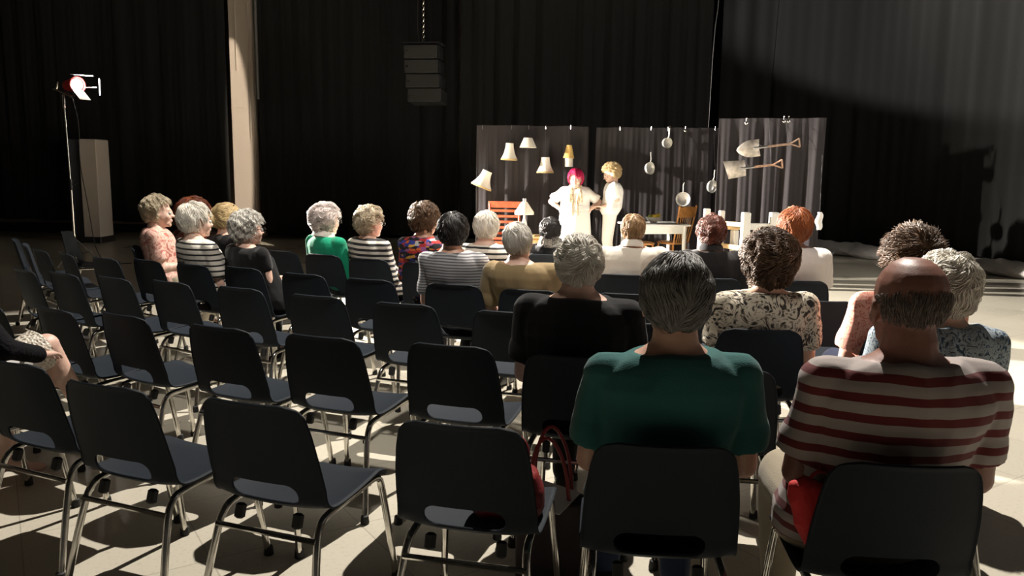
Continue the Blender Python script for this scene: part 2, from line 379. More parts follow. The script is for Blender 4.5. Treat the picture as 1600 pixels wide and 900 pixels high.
MB().tube([(-.1, .1, 4*H4), (-.16, .1, 4*H4+.4), (-.08, .1, 4*H4+1.6), (-.06, .1, 8.98-sp1.z)], .008, 6, 2).build('cable', M['rubber'], arr)
g0 = PY(1124, 0, 16.0); g1 = PY(1116, 47, 16.0)
tag(MB().tube([(g0.x+.05, 16, 8.9), (g0.x, 16, g0.z), (g1.x, 16, g1.z-.1), (g1.x, 16.1, 2.4)], .008, 6, 1).build('hanging_cable', M['steel']), 'thin pale cable dangling in the gap between the tall curtains', 'cable')

# ---- floodlight on a stand (left)
bs = PZ(112, 412, 0); bs = Vector((-6.62, 12.0, 0))
hz = 2.62
fl = thing('floodlight_stand', 'tall chrome tripod stand carrying the lit floodlight', 'light stand', bs)
MB().tube([(0, 0, .12), (0, 0, 1.25)], .018, 10).build('pole', M['steel'], fl)
MB().tube([(0, 0, 1.2), (-.02, 0, hz-.22)], .0125, 10).build('upper_pole', M['steel'], fl)
MB().lathe([(.0, 0), (.032, 0), (.032, .16), (0, .16)], (0, 0, 1.14)).cone((.02, 0, 1.2), (.09, 0, 1.24), .012, .02).build('collar', M['metal_black'], fl)
for k in range(3):
    a_ = R(20+120*k); MB().tube([(0, 0, .42), (.38*math.cos(a_), .38*math.sin(a_), .012)], .012, 8).tube([(0, 0, .16), (.2*math.cos(a_), .2*math.sin(a_), .21)], .007, 6).build('leg', M['steel'], fl)
MB().cone((-.02, 0, hz-.26), (-.02, 0, hz-.1), .026, .026).tube([(-.16, 0, hz+.0), (.12, 0, hz-.12)], .018, 8).cone((-.12, 0, hz-.02), (-.09, 0, hz+.09), .014, .014).build('clamp', M['chrome'], fl)
MB().tube([(.1, 0, hz-.1), (.2, -.02, 2.1), (.14, 0, 1.6), (.24, 0, .9), (.3, .05, .02), (.7, .3, .012)], .007, 6, 3).build('cable', M['rubber'], fl)
lh = thing('floodlight', 'glaring red-bodied floodlight with open barn doors', 'floodlight', (bs.x+.15, 11.97, hz+.05), R(-32))
red = mat('red_lamp_paint', (.55, .02, .02), .4)
Mx = Matrix.Rotation(R(90), 3, 'Y') @ Matrix.Identity(3)
MB().lathe([(0, -.18), (.07, -.17), (.085, -.1), (.1, 0), (.115, .1), (.12, .12), (.108, .12), (.09, .0), (0, -.1)], (0, 0, 0), Mx).build('lamp_body', red, lh)
tg = NT('lamp_glow'); tg.p.inputs['Emission Color'].default_value = (1, .93, .82, 1); tg.p.inputs['Emission Strength'].default_value = 60
MB().lathe([(0, .085), (.085, .085), (.085, .092), (0, .10)], (0, 0, 0), Mx).build('lamp_lens', tg.m, lh)
flapm = mat('barn_door_metal', (.6, .6, .6), .5)
MB().box((.235, 0, .13), (.24, .2, .006), Matrix.Rotation(R(4), 3, 'Y')).build('barn_door', flapm, lh, False)
MB().box((.20, 0, -.15), (.22, .16, .006), Matrix.Rotation(R(38), 3, 'Y')).build('barn_door', flapm, lh, False)
MB().lathe([(0, -.004), (.125, -.004), (.125, .004), (0, .004)], (.33, .20, -.02), Matrix.Rotation(R(62), 3, 'Z') @ Matrix.Rotation(R(90), 3, 'Y') @ Matrix.Scale(1.25, 3, Vector((0, 1, 0)))).tube([(.12, .1, -.03), (.3, .17, -.03)], .006, 6).build('barn_door', flapm, lh, False)
MB().tube([(-.05, 0, -.1), (.0, 0, -.16), (-.13, 0, -.17)], .01, 6).build('yoke', M['metal_black'], lh)

# ================================================================= STACKING CHAIR
def chair_parts():
    prof = [(.225, .405), (.218, .428), (.195, .441), (.15, .445), (.08, .438), (0, .431), (-.08, .427), (-.135, .428), (-.175, .44), (-.203, .468), (-.218, .51), (-.232, .56), (-.25, .63), (-.268, .71), (-.290, .80)]
    hw = [.195, .203, .208, .212, .215, .217, .218, .218, .217, .216, .215, .213, .208, .198, .176]
    P = [Vector((0, y, z)) for y, z in prof]; L = [0]
    for a_, b_ in zip(P[:-1], P[1:]): L.append(L[-1]+(b_-a_).length)
    L = np.array(L); ns, nx = 96, 48; Y_ = [p.y for p in P]; Z_ = [p.z for p in P]
    ss = np.linspace(0, L[-1], ns+1)
    def sm(t, A):           # smooth interpolation by averaging nearby samples
        return np.mean([np.interp(np.clip(t+d, 0, L[-1]), L, A) for d in np.linspace(-.022, .022, 9)], 0)
    py, pz, ph = sm(ss, Y_), sm(ss, Z_), sm(ss, hw); py[-1] = Y_[-1]; pz[-1] = Z_[-1]
    sl = np.interp(.488, Z_[8:], L[8:]); slw, slh = .125, .040
    def rnd(s, h):          # rounded corners
        rt = .055; d = L[-1]-s
        if d < rt: h = h-rt+math.sqrt(max(0, rt*rt-(rt-d)**2))
        rf = .035
        if s < rf: h = h-rf+math.sqrt(max(0, rf*rf-(rf-s)**2))
        return h
    V = []; inside = {}; UV = []
    for i in range(ns+1):
        s = ss[i]; h = rnd(s, ph[i]); back = min(1, max(0, (s-L[7])/(L[10]-L[7])))
        for j in range(nx+1):
            x = (j/nx*2-1)*h; UV.append((x, s)); V.append(None)
    # the handhold: rounded slot
    def sd(x, s):
        q = max(abs(x)-(slw-slh), 0); return math.hypot(q, (s-sl))-slh
    D = [sd(*p) for p in UV]; idx = lambda i, j: i*(nx+1)+j; moved = set()
    for i in range(ns+1):
        for j in range(nx+1):
            k = idx(i, j)
            if D[k] < 0:
                nb = [idx(i+a_, j+b_) for a_, b_ in ((1, 0), (-1, 0), (0, 1), (0, -1), (1, 1), (1, -1), (-1, 1), (-1, -1))]
                if any(D[q] >= 0 for q in nb):
                    x, s = UV[k]; cxx = max(-(slw-slh), min(slw-slh, x)); d = Vector((x-cxx, s-sl)); d = d.normalized()*slh if d.length > 1e-9 else Vector((0, slh)); UV[k] = (cxx+d.x, sl+d.y); moved.add(k)
    for k, (x, s) in enumerate(UV):
        y, z, h = np.interp(s, ss, py), np.interp(s, ss, pz), np.interp(s, ss, ph); back = min(1, max(0, (s-L[7])/(L[10]-L[7]))); e = min(1, abs(x)/h)
        yy = y+back*(.035*e**2.5); zz = z+(1-back)*(.016*e**3*(1 if s > .1 else s/.1))-(1-back)*.008*(1-e*e)
        d = L[-1]-s
        if d < .012: yy -= (.012-d)*.7
        if e > .97: yy -= back*.006; zz -= (1-back)*.006
        V[k] = (x, yy, zz)
    F = []
    for i in range(ns):
        for j in range(nx):
            q = (idx(i, j), idx(i, j+1), idx(i+1, j+1), idx(i+1, j))
            if all(D[k] < 0 for k in q): continue
            F.append(q)
    m0 = bpy.data.meshes.new('seat_shell'); m0.from_pydata(V, [], F); m0.validate()
    import bmesh
    bm = bmesh.new(); bm.from_mesh(m0); bmesh.ops.delete(bm, geom=[v for v in bm.verts if not v.link_faces], context='VERTS'); bm.to_mesh(m0); bm.free()
    m1 = apply_mods(m0, [('SOLIDIFY', {'thickness': .0075, 'offset': 0}), ('BEVEL', {'width': .002, 'segments': 2})])
    m1.materials.append(M['shell']); shade(m1, 50); m1.name = 'seat_shell'
    out = [('seat_shell', m1, [])]
    def me(mb, name, m):
        q = mb.mesh(name); q.materials.append(m); shade(q); return q
    for s in (-1, 1):
        fr = MB().tube([(s*.212, .262, .012), (s*.188, .205, .385), (s*.183, .185, .418), (s*.18, .14, .420), (s*.18, .02, .412)], .0125, 10, 2)
        rr_ = MB().tube([(s*.222, -.285, .012), (s*.188, -.205, .345), (s*.183, -.175, .395), (s*.18, -.13, .407), (s*.18, .02, .412)], .0125, 10, 2)
        for mb, y in ((fr, .264), (rr_, -.287)):
            g = MB().lathe([(0, 0), (.017, 0), (.019, .006), (.016, .035), (.0125, .038), (0, .038)], (s*(.213 if y > 0 else .223), y, 0))
            out.append(('leg', me(mb, 'leg', M['chrome']), [('foot_cap', me(g, 'foot_cap', M['rubber']))]))
    out.append(('rear_crossbar', me(MB().tube([(-.19, -.21, .35), (.19, -.21, .35)], .0095, 8), 'rear_crossbar', M['chrome']), []))
    out.append(('front_crossbar', me(MB().tube([(-.18, .14, .408), (-.13, .14, .402), (.13, .14, .402), (.18, .14, .408)], .0095, 8), 'front_crossbar', M['chrome']), []))
    for s in (-1, 1):
        out.append(('bracket', me(MB().box((s*.11, -.19, .398), (.03, .03, .05), Matrix.Rotation(R(-18), 3, 'X'), bev=.006), 'bracket', M['rubber']), []))
    return out
CP = chair_parts()
_proto = None
def copy_tree(o, parent=None):
    c = o.copy(); COL.objects.link(c); c.parent = parent
    for ch in list(o.children): copy_tree(ch, c)
    return c
def yaw_at(x): return R(max(-34, min(-6, -15+7.0*x)))
def add_chair(loc, yaw, label, group):
    global _proto
    if _proto is None:
        t = thing('stacking_chair', label, 'chair', loc, yaw, group)
        for n, m, sub in CP:
            o = link(n, m, t)
            for n2, m2 in sub: link(n2, m2, o)
        _proto = t; return t
    t = copy_tree(_proto); t.location = loc; t.rotation_euler = (0, 0, yaw); t['label'] = label; t['group'] = group; return t
def chair_px(u0, v0, u1, v1, yaw=None):
    a_, b_ = PZ(u0, v0, .8), PZ(u1, v1, .8); c = (a_+b_)/2
    if yaw is None: yaw = yaw_at(c.x)
    f = Vector((-math.sin(yaw), math.cos(yaw), 0)); p = c+f*.285; p.z = 0; return p, yaw
CH_ = {}
ORD = ['first', 'second', 'third', 'fourth', 'fifth', 'sixth', 'seventh', 'eighth', 'ninth', 'tenth', 'eleventh', 'twelfth', 'thirteenth']
ROWS = {
 'A': ('nearest row', [(-60, 556, 75, 572), (82, 590, 225, 610), (300, 617, 470, 640), (625, 655, 805, 672), (945, 692, 1140, 700), (1310, 715, 1548, 738)]),
 'B': ('second row from the camera', [(-75, 470, 10, 476), (32, 470, 122, 492), (143, 482, 228, 500), (282, 503, 390, 517), (437, 520, 555, 530), (632, 533, 768, 545), (830, 553, 958, 562), (1060, 570, 1205, 582), (1390, 585, 1530, 592)]),
 'C': ('third row from the camera', [(18, 416, 44, 424), (62, 422, 124, 430), (138, 428, 206, 438), (228, 434, 293, 445), (330, 445, 408, 453), (447, 458, 532, 465), (582, 470, 674, 478), (750, 484, 835, 490), (930, 500, 1025, 508), (1135, 512, 1248, 518), (1370, 520, 1480, 526)]),
 'D': ('fourth row from the camera', [(84, 393, 112, 397), (137, 400, 180, 405), (198, 403, 250, 408), (268, 410, 322, 415), (346, 415, 402, 420), (437, 425, 502, 430), (540, 433, 607, 439), (667, 441, 744, 447), (785, 450, 868, 456), (940, 457, 1016, 461), (1098, 463, 1172, 468), (1255, 469, 1322, 472)]),
 'E': ('fifth row from the camera', [(47, 388, 68, 391), (413, 389, 460, 395), (472, 395, 530, 400), (543, 402, 602, 406), (628, 408, 692, 413), (728, 418, 790, 422), (936, 427, 1006, 431), (1082, 433, 1150, 437), (1215, 437, 1290, 441)]),
}
OCC = {}   # (row, index) -> short description of who sits there
def seat_who(r, i, who): OCC[(r, i)] = who
for k, wtxt in {('A', 4): 'the person in the teal shirt', ('A', 5): 'the person in the red and white striped shirt', ('B', 6): 'the white-haired person in black', ('B', 8): 'the white-haired person in blue',
    ('C', 9): 'the curly-haired person in the floral blouse', ('C', 10): 'the spiky-haired person in coral', ('D', 3): 'the grey-haired person in stripes at left', ('D', 4): 'the bespectacled person in black',
    ('D', 7): 'the dark-haired person in a grey striped tee', ('D', 8): 'the person in the tan shirt', ('E', 2): 'the person in the green cardigan', ('E', 3): 'the person in the long-sleeved striped top',
    ('E', 4): 'the person in the multicoloured shirt', ('E', 5): 'the pale-haired person in a striped tee by the red chair', ('E', 6): 'the person in the white collared shirt',
    ('E', 7): 'the person in the dark jacket', ('E', 8): 'the red-haired person in white'}.items(): OCC[k] = wtxt
YW = {('A', 4): R(-5), ('A', 5): R(-4), ('A', 3): R(-13), ('A', 2): R(-20), ('A', 1): R(-22), ('A', 0): R(-24), ('B', 1): R(-34), ('B', 2): R(-31), ('C', 0): R(-40), ('D', 0): R(-46), ('E', 0): R(-44), ('E', 8): R(-5)}
for r, (rn, lst) in ROWS.items():
    for i, q in enumerate(lst):
        p, yw = chair_px(*q, yaw=YW.get((r, i)))
        if (r, i) in OCC: lab = 'plastic chair under %s' % OCC[(r, i)]
        else: lab = 'empty dark plastic chair, %s from left in the %s' % (ORD[i], rn)
        if r == 'E' and i == 0: lab = 'empty plastic chair at far left seen over the fourth row, turned right'
        CH_[(r, i)] = add_chair(p, yw, lab, 'dark blue chairs, %s' % rn)
# chairs of the farther, left-hand block, seen almost from the side
for q, yw, lab in [((12, 372, 30, 375), R(-62), 'empty plastic chair at the left edge seen sideways, farthest left'), ((29, 380, 46, 383), R(-60), 'empty plastic chair at the left edge seen sideways, second from left'),
                   ((88, 361, 112, 362), R(-78), 'empty grey-looking plastic chair behind the floodlight stand pole'), ((1288, 393, 1308, 396), R(52), 'plastic chair edge-on just right of the red-haired person in white')]:
    p, _ = chair_px(*q, yaw=yw); add_chair(p, yw, lab, 'chairs turned sideways')

# ================================================================= PEOPLE
def rotm(yaw=0, pitch=0, roll=0): return Matrix.Rotation(yaw, 3, 'Z') @ Matrix.Rotation(pitch, 3, 'X') @ Matrix.Rotation(roll, 3, 'Y')
def ring(c, rx, ry, xd, yd, n=20, e=2.3):
    out = []
    for i in range(n):
        t = 2*math.pi*i/n; ct, st_ = math.cos(t), math.sin(t)
        out.append(c+xd*rx*math.copysign(abs(ct)**(2/e), ct)+yd*ry*math.copysign(abs(st_)**(2/e), st_))
    return out
def torso(mb, hip, nb, sw, g, inf, t0, t1, depth=1.0, tw=0, bulge=0, neck=True):
    T = [(-.10, .150, .105), (0, .178, .125), (.14, .188, .138), (.32, .168, .128), (.5, .168, .126), (.66, .178, .128), (.78, .188, .120), (.86, .172, .105), (.915, .140, .09), (.955, .105, .074), (1.0, .074, .06)]
    if neck: T.append((1.06, .062, .056))
    rs = []
    for t, rx, ry in T:
        if t < t0-1e-6 or t > t1+1e-6: continue
        gg = g if t < .7 else 1+(g-1)*.55
        rx = rx*gg; ry = ry*(1+(g-1)*.6)*depth
        if .7 < t < .94: rx = rx*sw/.40/gg*(1+(gg-1)*.5)
        c = hip.lerp(nb, t); bow = math.sin(max(0, min(1, t))*math.pi)*bulge; c = c+Vector((0, -.025*math.sin(max(0, min(1, t))*math.pi)-bow, 0))
        a_ = tw*max(0, min(1, t)); xd = Vector((math.cos(a_), math.sin(a_), 0)); yd = Vector((-math.sin(a_), math.cos(a_), 0))
        rs.append(ring(c, rx+inf, ry+inf, xd, yd))
    mb.loft(rs)
def remesh(mb, voxel, m, name, smooth=3, foldamp=0, ff=14, st=(1, 1, .6), extra=None, o=0, sf=.5):
    m0 = apply_mods(mb.mesh(name), [('REMESH', {'mode': 'VOXEL', 'voxel_size': voxel}), ('SMOOTH', {'factor': sf, 'iterations': smooth})])
    if foldamp: fold(m0, foldamp, ff, st, o)
    if extra and extra.v:
        V = np.empty(len(m0.vertices)*3, np.float32); m0.vertices.foreach_get('co', V)
        q = MB(); q.v = [tuple(x) for x in V.reshape(-1, 3)]; q.f = [tuple(p.vertices) for p in m0.polygons]; q.add(extra.v, extra.f); m0 = q.mesh(name)
    m0.materials.clear(); m0.materials.append(m); shade(m0, 75); m0.name = name; return m0
def hand(mb, wr, d, nrm, side, s=1.0, curl=.5):
    """palm, four unequal bent fingers and a thumb leaving the side of the palm near its base"""
    d = Vector(d).normalized(); nrm = Vector(nrm); nrm = (nrm-d*nrm.dot(d)).normalized(); x = d.cross(nrm)*side
    rings = []
    for t, w_, h_ in ((-.01, .024, .019), (.015, .028, .018), (.045, .038, .016), (.075, .041, .014), (.092, .038, .011)):
        rings.append(ring(wr+d*t*s, w_*s, h_*s, x, nrm, 14))
    mb.loft(rings)
    for k, (o_, L, r0) in enumerate(((-.030, .070, .0088), (-.010, .080, .0092), (.010, .075, .0088), (.029, .058, .0078))):
        p = wr+(d*.086+x*o_)*s; dd = d.copy(); a_ = curl*(.35+.05*k)
        dd = (d*1+x*o_*2.2).normalized()
        for q, fr in enumerate((.45, .31, .24)):
            ax = dd.cross(nrm).normalized(); dd = Matrix.Rotation(-a_ if q else -a_*.6, 3, ax) @ dd
            e = p+dd*L*fr*s; mb.cone(p, e, r0*s*(1-.08*q), r0*s*(.92-.08*q), 8); p = e
    p = wr+(d*.022-x*.026)*s; dd = (d*.75-x*.8-nrm*.25*curl).normalized()
    for q, L in enumerate((.036, .030, .026)):
        e = p+dd*L*s; mb.cone(p, e, (.0125-.0012*q)*s, (.0115-.0015*q)*s, 8); p = e; dd = (dd+d*.35*curl-nrm*.15*curl).normalized()
def head(mb, H, Rm, s, ears=True):
    def E(c, r, M_=None): mb.ell(H+Rm @ (Vector(c)*s), [q*s for q in r], Rm if M_ is None else Rm @ M_)
    E((0, -.015, .022), (.075, .094, .084)); E((0, .022, -.028), (.064, .066, .086)); E((0, .034, -.078), (.05, .05, .038)); E((0, .07, -.1), (.02, .017, .015))
    E((0, .083, -.012), (.0105, .017, .026)); E((0, .102, -.034), (.0125, .013, .0105)); E((.009, .095, -.038), (.008, .009, .007)); E((-.009, .095, -.038), (.008, .009, .007))
    E((0, .074, .012), (.046, .014, .012)); E((0, .088, -.063), (.022, .008, .0055)); E((0, .087, -.072), (.019, .008, .006))
    for q in (-1, 1):
        E((q*.036, .062, -.038), (.022, .022, .026)); E((q*.075, -.006, -.018), (.008, .019, .031), Matrix.Rotation(R(20*q), 3, 'Z')); E((q*.079, -.012, -.008), (.006, .017, .019), Matrix.Rotation(R(30*q), 3, 'Z'))
def smooth01(x): x = np.clip(x, 0, 1); return x*x*(3-2*x)
def hair(parent, H, Rm, s, m, style, seed, n=1500):
    S = dict(th=.018, curl=0.0, lump=.05, lf=9, front=.12, nape=-.72, back=0, top=0, bald=0, fuzz=.0, L=.085, wid=.0021, part=0, crown=(0, -.35, .93), ear=.35, side=1.0, long=0, flare=.05)
    S.update(style); rg = np.random.default_rng(seed)
    base = np.array([.078, .097, .093]) if not S['bald'] else np.array([.0735, .0925, .083]); cen = np.array([0, -.017, .018])
    def radius(nv, t):
        r = 1/np.sqrt(((nv/(base+S['th']*np.array([S['side'], 1, 1])))**2).sum(1))
        r = r*(1+S['lump']*noise(nv+seed, S['lf'], seed % 5)+S['back']*np.clip(-nv[:, 1], 0, 1)+S['top']*np.clip(nv[:, 2], 0, 1))
        # hair below the skull follows the neck
        r = r*(1+S['flare']*smooth01((-nv[:, 2]-.25)/.5)*smooth01(-nv[:, 1]))
        return r
    def mask(nv):
        zz = np.clip(nv[:, 2], -.2, 1)
        a_ = S['front']+.95*np.clip(zz-.05, 0, 1)-nv[:, 1]
        k = smooth01(a_/.16+.5)
        k = k*smooth01((nv[:, 2]-S['nape']-.05*noise(nv, 7))/.14+.3)
        side = smooth01((np.abs(nv[:, 0])-.75)/.1)*smooth01((-nv[:, 2]-.02)/.15)*smooth01((nv[:, 1]+S['ear'])/.12)
        k = k*(1-side)
        if S['bald']: k = k*(1-smooth01((nv[:, 2]+.25*np.clip(nv[:, 1], -1, 1)-S['bald'])/.12))
        return k
    nu, nv_ = 64, 44; th = np.linspace(0.001, math.pi-.001, nv_+1); ph = np.linspace(0, 2*math.pi, nu, endpoint=False)
    T, P = np.meshgrid(th, ph, indexing='ij'); N = np.stack([np.sin(T)*np.cos(P), np.sin(T)*np.sin(P), np.cos(T)], -1).reshape(-1, 3)
    mk = mask(N); r = radius(N, 0); rin = 1/np.sqrt(((N/(base*.86))**2).sum(1)); streak = 1+.012*noise(N*np.array([1, 1, .3]), 38, 2)
    rr = rin+(r*streak-.006-rin)*mk
    V = N*rr[:, None]+cen; i, j = np.meshgrid(np.arange(nv_), np.arange(nu), indexing='ij'); j2 = (j+1) % nu
    F = np.stack([i*nu+j, (i+1)*nu+j, (i+1)*nu+j2, i*nu+j2], -1).reshape(-1, 4)
    # strands
    K = 7; Q = rg.normal(size=(n*3, 3)); Q /= np.linalg.norm(Q, axis=1)[:, None]; Q = Q[mask(Q) > .35][:n]; n = len(Q)
    cr = np.array(S['crown']); cr = cr/np.linalg.norm(cr); pts = []; nn = Q.copy(); ph0 = rg.uniform(0, 6.28, n); L = S['L']*rg.uniform(.6, 1.2, n); lift = rg.uniform(-.003, .003, n)
    wob = rg.normal(size=(n, 3))
    for k in range(K):
        q = k/(K-1); rad = radius(nn, 0)+lift+S['fuzz']*q*rg.uniform(.3, 1, n)-.004*(1-q)*(k == 0)
        pos = nn*rad[:, None]
        d = -(cr-(nn @ cr)[:, None]*nn); d /= (np.linalg.norm(d, axis=1)[:, None]+1e-6)
        cl = .55*np.stack([noise(nn+seed, 5, 1), noise(nn+seed, 5, 2), noise(nn+seed, 5, 3)], 1)
        d = d+cl*(1+1.5*S['curl'])+wob*.12
        if S['curl']:
            t1 = np.cross(nn, d); t1 /= np.linalg.norm(t1, axis=1)[:, None]+1e-6
            pos = pos+S['curl']*.011*(np.cos(ph0+q*7)[:, None]*t1+np.sin(ph0+q*7)[:, None]*nn*.8)
        d = d-(d*nn).sum(1)[:, None]*nn; d /= np.linalg.norm(d, axis=1)[:, None]+1e-6
        pts.append(pos+cen); nn = nn+d*(L/(K-1)/.1)[:, None]; nn /= np.linalg.norm(nn, axis=1)[:, None]
    pts = np.stack(pts, 1); tan = np.gradient(pts, axis=1); tan /= np.linalg.norm(tan, axis=2)[:, :, None]+1e-9
    o_ = pts-cen; o_ /= np.linalg.norm(o_, axis=2)[:, :, None]; a1 = np.cross(tan, o_); a1 /= np.linalg.norm(a1, axis=2)[:, :, None]+1e-9; a2 = np.cross(a1, tan)
    wq = S['wid']*rg.uniform(.6, 1.3, n)[:, None, None]*np.array([.5, .9, 1, 1, .85, .6, .15])[None, :, None]
    tri = [pts+a1*wq, pts+a2*wq*.7, pts-a1*wq]; SV = np.stack(tri, 2).reshape(-1, 3)
    b0 = (np.arange(n)[:, None, None]*K+np.arange(K-1)[None, :, None])*3; c0 = np.arange(3)[None, None, :]; c1 = (c0+1) % 3
    SF = np.stack([b0+c0, b0+c1, b0+3+c1, b0+3+c0], -1).reshape(-1, 4)+len(V)
    V = np.concatenate([V, SV])*s; F = np.concatenate([F, SF]); V = V @ np.array(Rm).T+np.array(H)
    m0 = np_mesh('hair', V, F); m0.materials.append(m); m0.polygons.foreach_set('use_smooth', [True]*len(m0.polygons)); return link('hair', m0, parent)
def glasses(parent, H, Rm, s):
    mb = MB(); X = lambda *p: H+Rm @ (Vector(p)*s)
    for q in (-1, 1):
        mb.tube([X(q*.032+.021*math.cos(t), .104, -.008+.016*math.sin(t)) for t in [2*math.pi*i/14 for i in range(15)]], .0016, 6)
        mb.tube([X(q*.053, .103, -.004), X(q*.074, .08, -.003), X(q*.084, .0, -.002), X(q*.082, -.02, -.02)], .0017, 6, 1)
    mb.tube([X(-.011, .104, -.004), X(0, .108, -.001), X(.011, .104, -.004)], .0016, 6)
    mb.build('glasses', M['frame_black'], parent)
def inv_local(root, pw):
    a_ = -root.rotation_euler[2]; d = Vector(pw)-root.location; return Vector((d.x*math.cos(a_)-d.y*math.sin(a_), d.x*math.sin(a_)+d.y*math.cos(a_), d.z))
PCOUNT = 0
def person(label, chair=None, root=None, yaw=None, head_px=None, hw=None, headyaw=0, headpitch=0, headroll=0, hairm=None, hairs={}, shirt=None, sleeve='short', trs=None, skin='skin', sw=.39, g=1.0,
           hoff=-.07, head_w=None, glas=False, standing=False, arms=None, legs=None, voxel=.009, twist=0, bulge=0, nstr=1500, shoes=None, hem=None, neckdrop=.235, collar=None, nohair=False):
    global PCOUNT; PCOUNT += 1; seed = PCOUNT
    if chair is not None: root = chair.location.copy(); yaw = chair.rotation_euler[2] if yaw is None else yaw
    rt = thing('person', label, 'person', root, yaw)
    if head_w is None:
        f = Vector((-math.sin(yaw), math.cos(yaw))); dy = root.y+f.y*hoff; head_w = PY(head_px[0], head_px[1], dy)
    top = inv_local(rt, head_w); d = (head_w-Vector((0, 0, CH))).length
    s = 1.0 if hw is None else max(.88, min(1.2, hw*d/FPX/(.172+2*hairs.get('th', .018)*.9)))
    Rm = rotm(headyaw-yaw, headpitch, headroll)
    th_ = 0 if nohair else hairs.get('th', .018)+hairs.get('fuzz', 0)*.4+.1*hairs.get('top', 0)
    H = Vector((top.x, top.y, top.z))-Rm @ Vector((0, -.015*s, 0))-Vector((0, 0, (.108+th_)*s))
    nb = H+Vector((0, -.035, -.103*s))-Vector((0, 0, neckdrop-.235)); nb.x = H.x+(Rm @ Vector((0, -.03, -.115)))[0]*.4
    hz_ = .90 if standing else .475; hip = Vector((0 if not standing else top.x, .02+(g-1)*.13 if not standing else top.y-.02, hz_))
    if isinstance(hem, Vector): hip = hem
    sk = M[skin]
    Ls = hip.lerp(nb, .825); ca, sa = math.cos(twist*.85), math.sin(twist*.85); J = {}
    for q in (-1, 1):
        J['sh', q] = Ls+Vector((q*(sw/2-.028)*ca, q*(sw/2-.028)*sa-.02, .005))
        el = J['sh', q]+Vector((q*.035, .055, -.275)); wr = el+Vector((-q*.09, .215, -.04)); wr.z = max(wr.z, .64) if not standing else wr.z
        if standing: el = J['sh', q]+Vector((q*.05, .0, -.29)); wr = el+Vector((0, .08, -.24))
        hd = (wr-el).normalized(); hn = Vector((0, 0, 1)) if not standing else Vector((q, 0, 0))
        if arms and q in arms: el, wr, hd, hn = [Vector(x) for x in arms[q]]
        J['el', q] = el; J['wr', q] = wr; J['hd', q] = hd; J['hn', q] = hn
        if standing: k_ = hip+Vector((q*.095, .03, -.44)); an = Vector((k_.x, hip.y-.02, .09)); hj = hip+Vector((q*.09, 0, -.02)); toe = Vector((q*.02, .17, 0))
        else: hj = hip+Vector((q*.085, .02, -.005+.03)); k_ = Vector((q*.115+.0, .40, .50)); an = Vector((q*.12, .37+.06*((seed*q) % 3-1), .09)); toe = Vector((q*.02, .16, 0))
        if legs and q in legs: hj, k_, an, toe = [Vector(x) for x in legs[q]]
        J['hj', q], J['kn', q], J['an', q], J['toe', q] = hj, k_, an, toe
    # body
    mb = MB(); torso(mb, hip, nb, sw, g, -.012, -.1, 1.06)
    mb.cone(nb-Vector((0, -.005, .03)), H+Rm @ Vector((0, -.022*s, -.05*s)), .058*s*(1+(g-1)*.6), .052*s); head(mb, H, Rm, s)
    ex = MB()
    for q in (-1, 1):
        sh, el, wr = J['sh', q], J['el', q], J['wr', q]; ga = 1+(g-1)*.8
        mb.cone(sh, el, .047*ga, .038*ga, 14); mb.cone(el, wr, .039*ga, .025, 14); mb.ell(el.lerp(wr, .25), (.038*ga,)*3)
        hj, kn, an = J['hj', q], J['kn', q], J['an', q]; mb.cone(hj, kn, .082*g, .056*ga, 16); mb.cone(kn, an, .054*ga, .034, 14); mb.ell(kn.lerp(an, .3)+Vector((0, -.012, 0)), (.052*ga, .054*ga, .09))
        t_ = J['toe', q]; mb.cone(an+Vector((0, 0, -.01)), an+t_*.45+Vector((0, 0, -.035)), .036, .033); mb.cone(an+t_*.4+Vector((0, 0, -.045)), an+t_+Vector((0, 0, -.062)), .032, .022); mb.ell(an-t_*.25+Vector((0, 0, -.05)), (.03, .03, .03))
        hand(ex, wr, J['hd', q], J['hn', q], q, 1.0, .55)
    b_ = remesh(mb, voxel, sk, 'body', 2, extra=ex); link('body', b_, rt)
    for q in (-1, 1): MB().ell(H+Rm @ (Vector((q*.031, .0805, -.010))*s), (.0125*s,)*3).build('eye', M['eye'], rt)
    # shirt
    if shirt is not None:
        mb = MB(); torso(mb, hip, nb, sw, g, .011, 0 if hem != 'long' else -.1, .985, bulge=bulge, neck=False)
        for q in (-1, 1):
            sh, el, wr = J['sh', q], J['el', q], J['wr', q]; ga = 1+(g-1)*.8
            ax = hip.lerp(nb, .80); mb.cone(ax+Vector((q*.06, 0, 0)), sh, .07*ga, .062*ga, 14)
            if sleeve == 'short': mb.cone(sh, sh.lerp(el, .62), .060*ga, .060*ga, 16); mb.lathe([(.062*ga, 0), (.066*ga, .03), (.064*ga, .075)], sh.lerp(el, .5), (el-sh).to_track_quat('Z', 'Y').to_matrix())
            elif sleeve == 'cap': mb.cone(sh, sh.lerp(el, .25), .060*ga, .058*ga, 14)
            else:
                mb.cone(sh, el, .060*ga, .052*ga, 14); mb.cone(el, el.lerp(wr, .94), .052*ga, .036, 14)
        link('shirt', remesh(mb, voxel*1.0, shirt, 'shirt', 3, .0095, 11, (1, 1, .75), o=seed % 4), rt)
    if collar is not None:
        c = nb+Vector((0, .005, .0)); mb = MB(); pr = [(.078, -.03), (.072, .015), (.068, .022), (.072, .022), (.084, .004), (.092, -.03)]
        mb.lathe([(r_*s, z_) for r_, z_ in pr+[pr[0]]], c, Matrix.Rotation(R(-12), 3, 'X') @ Matrix.Scale(1.0, 3, Vector((1, 0, 0))), close=False); mb.build('collar', collar, rt)
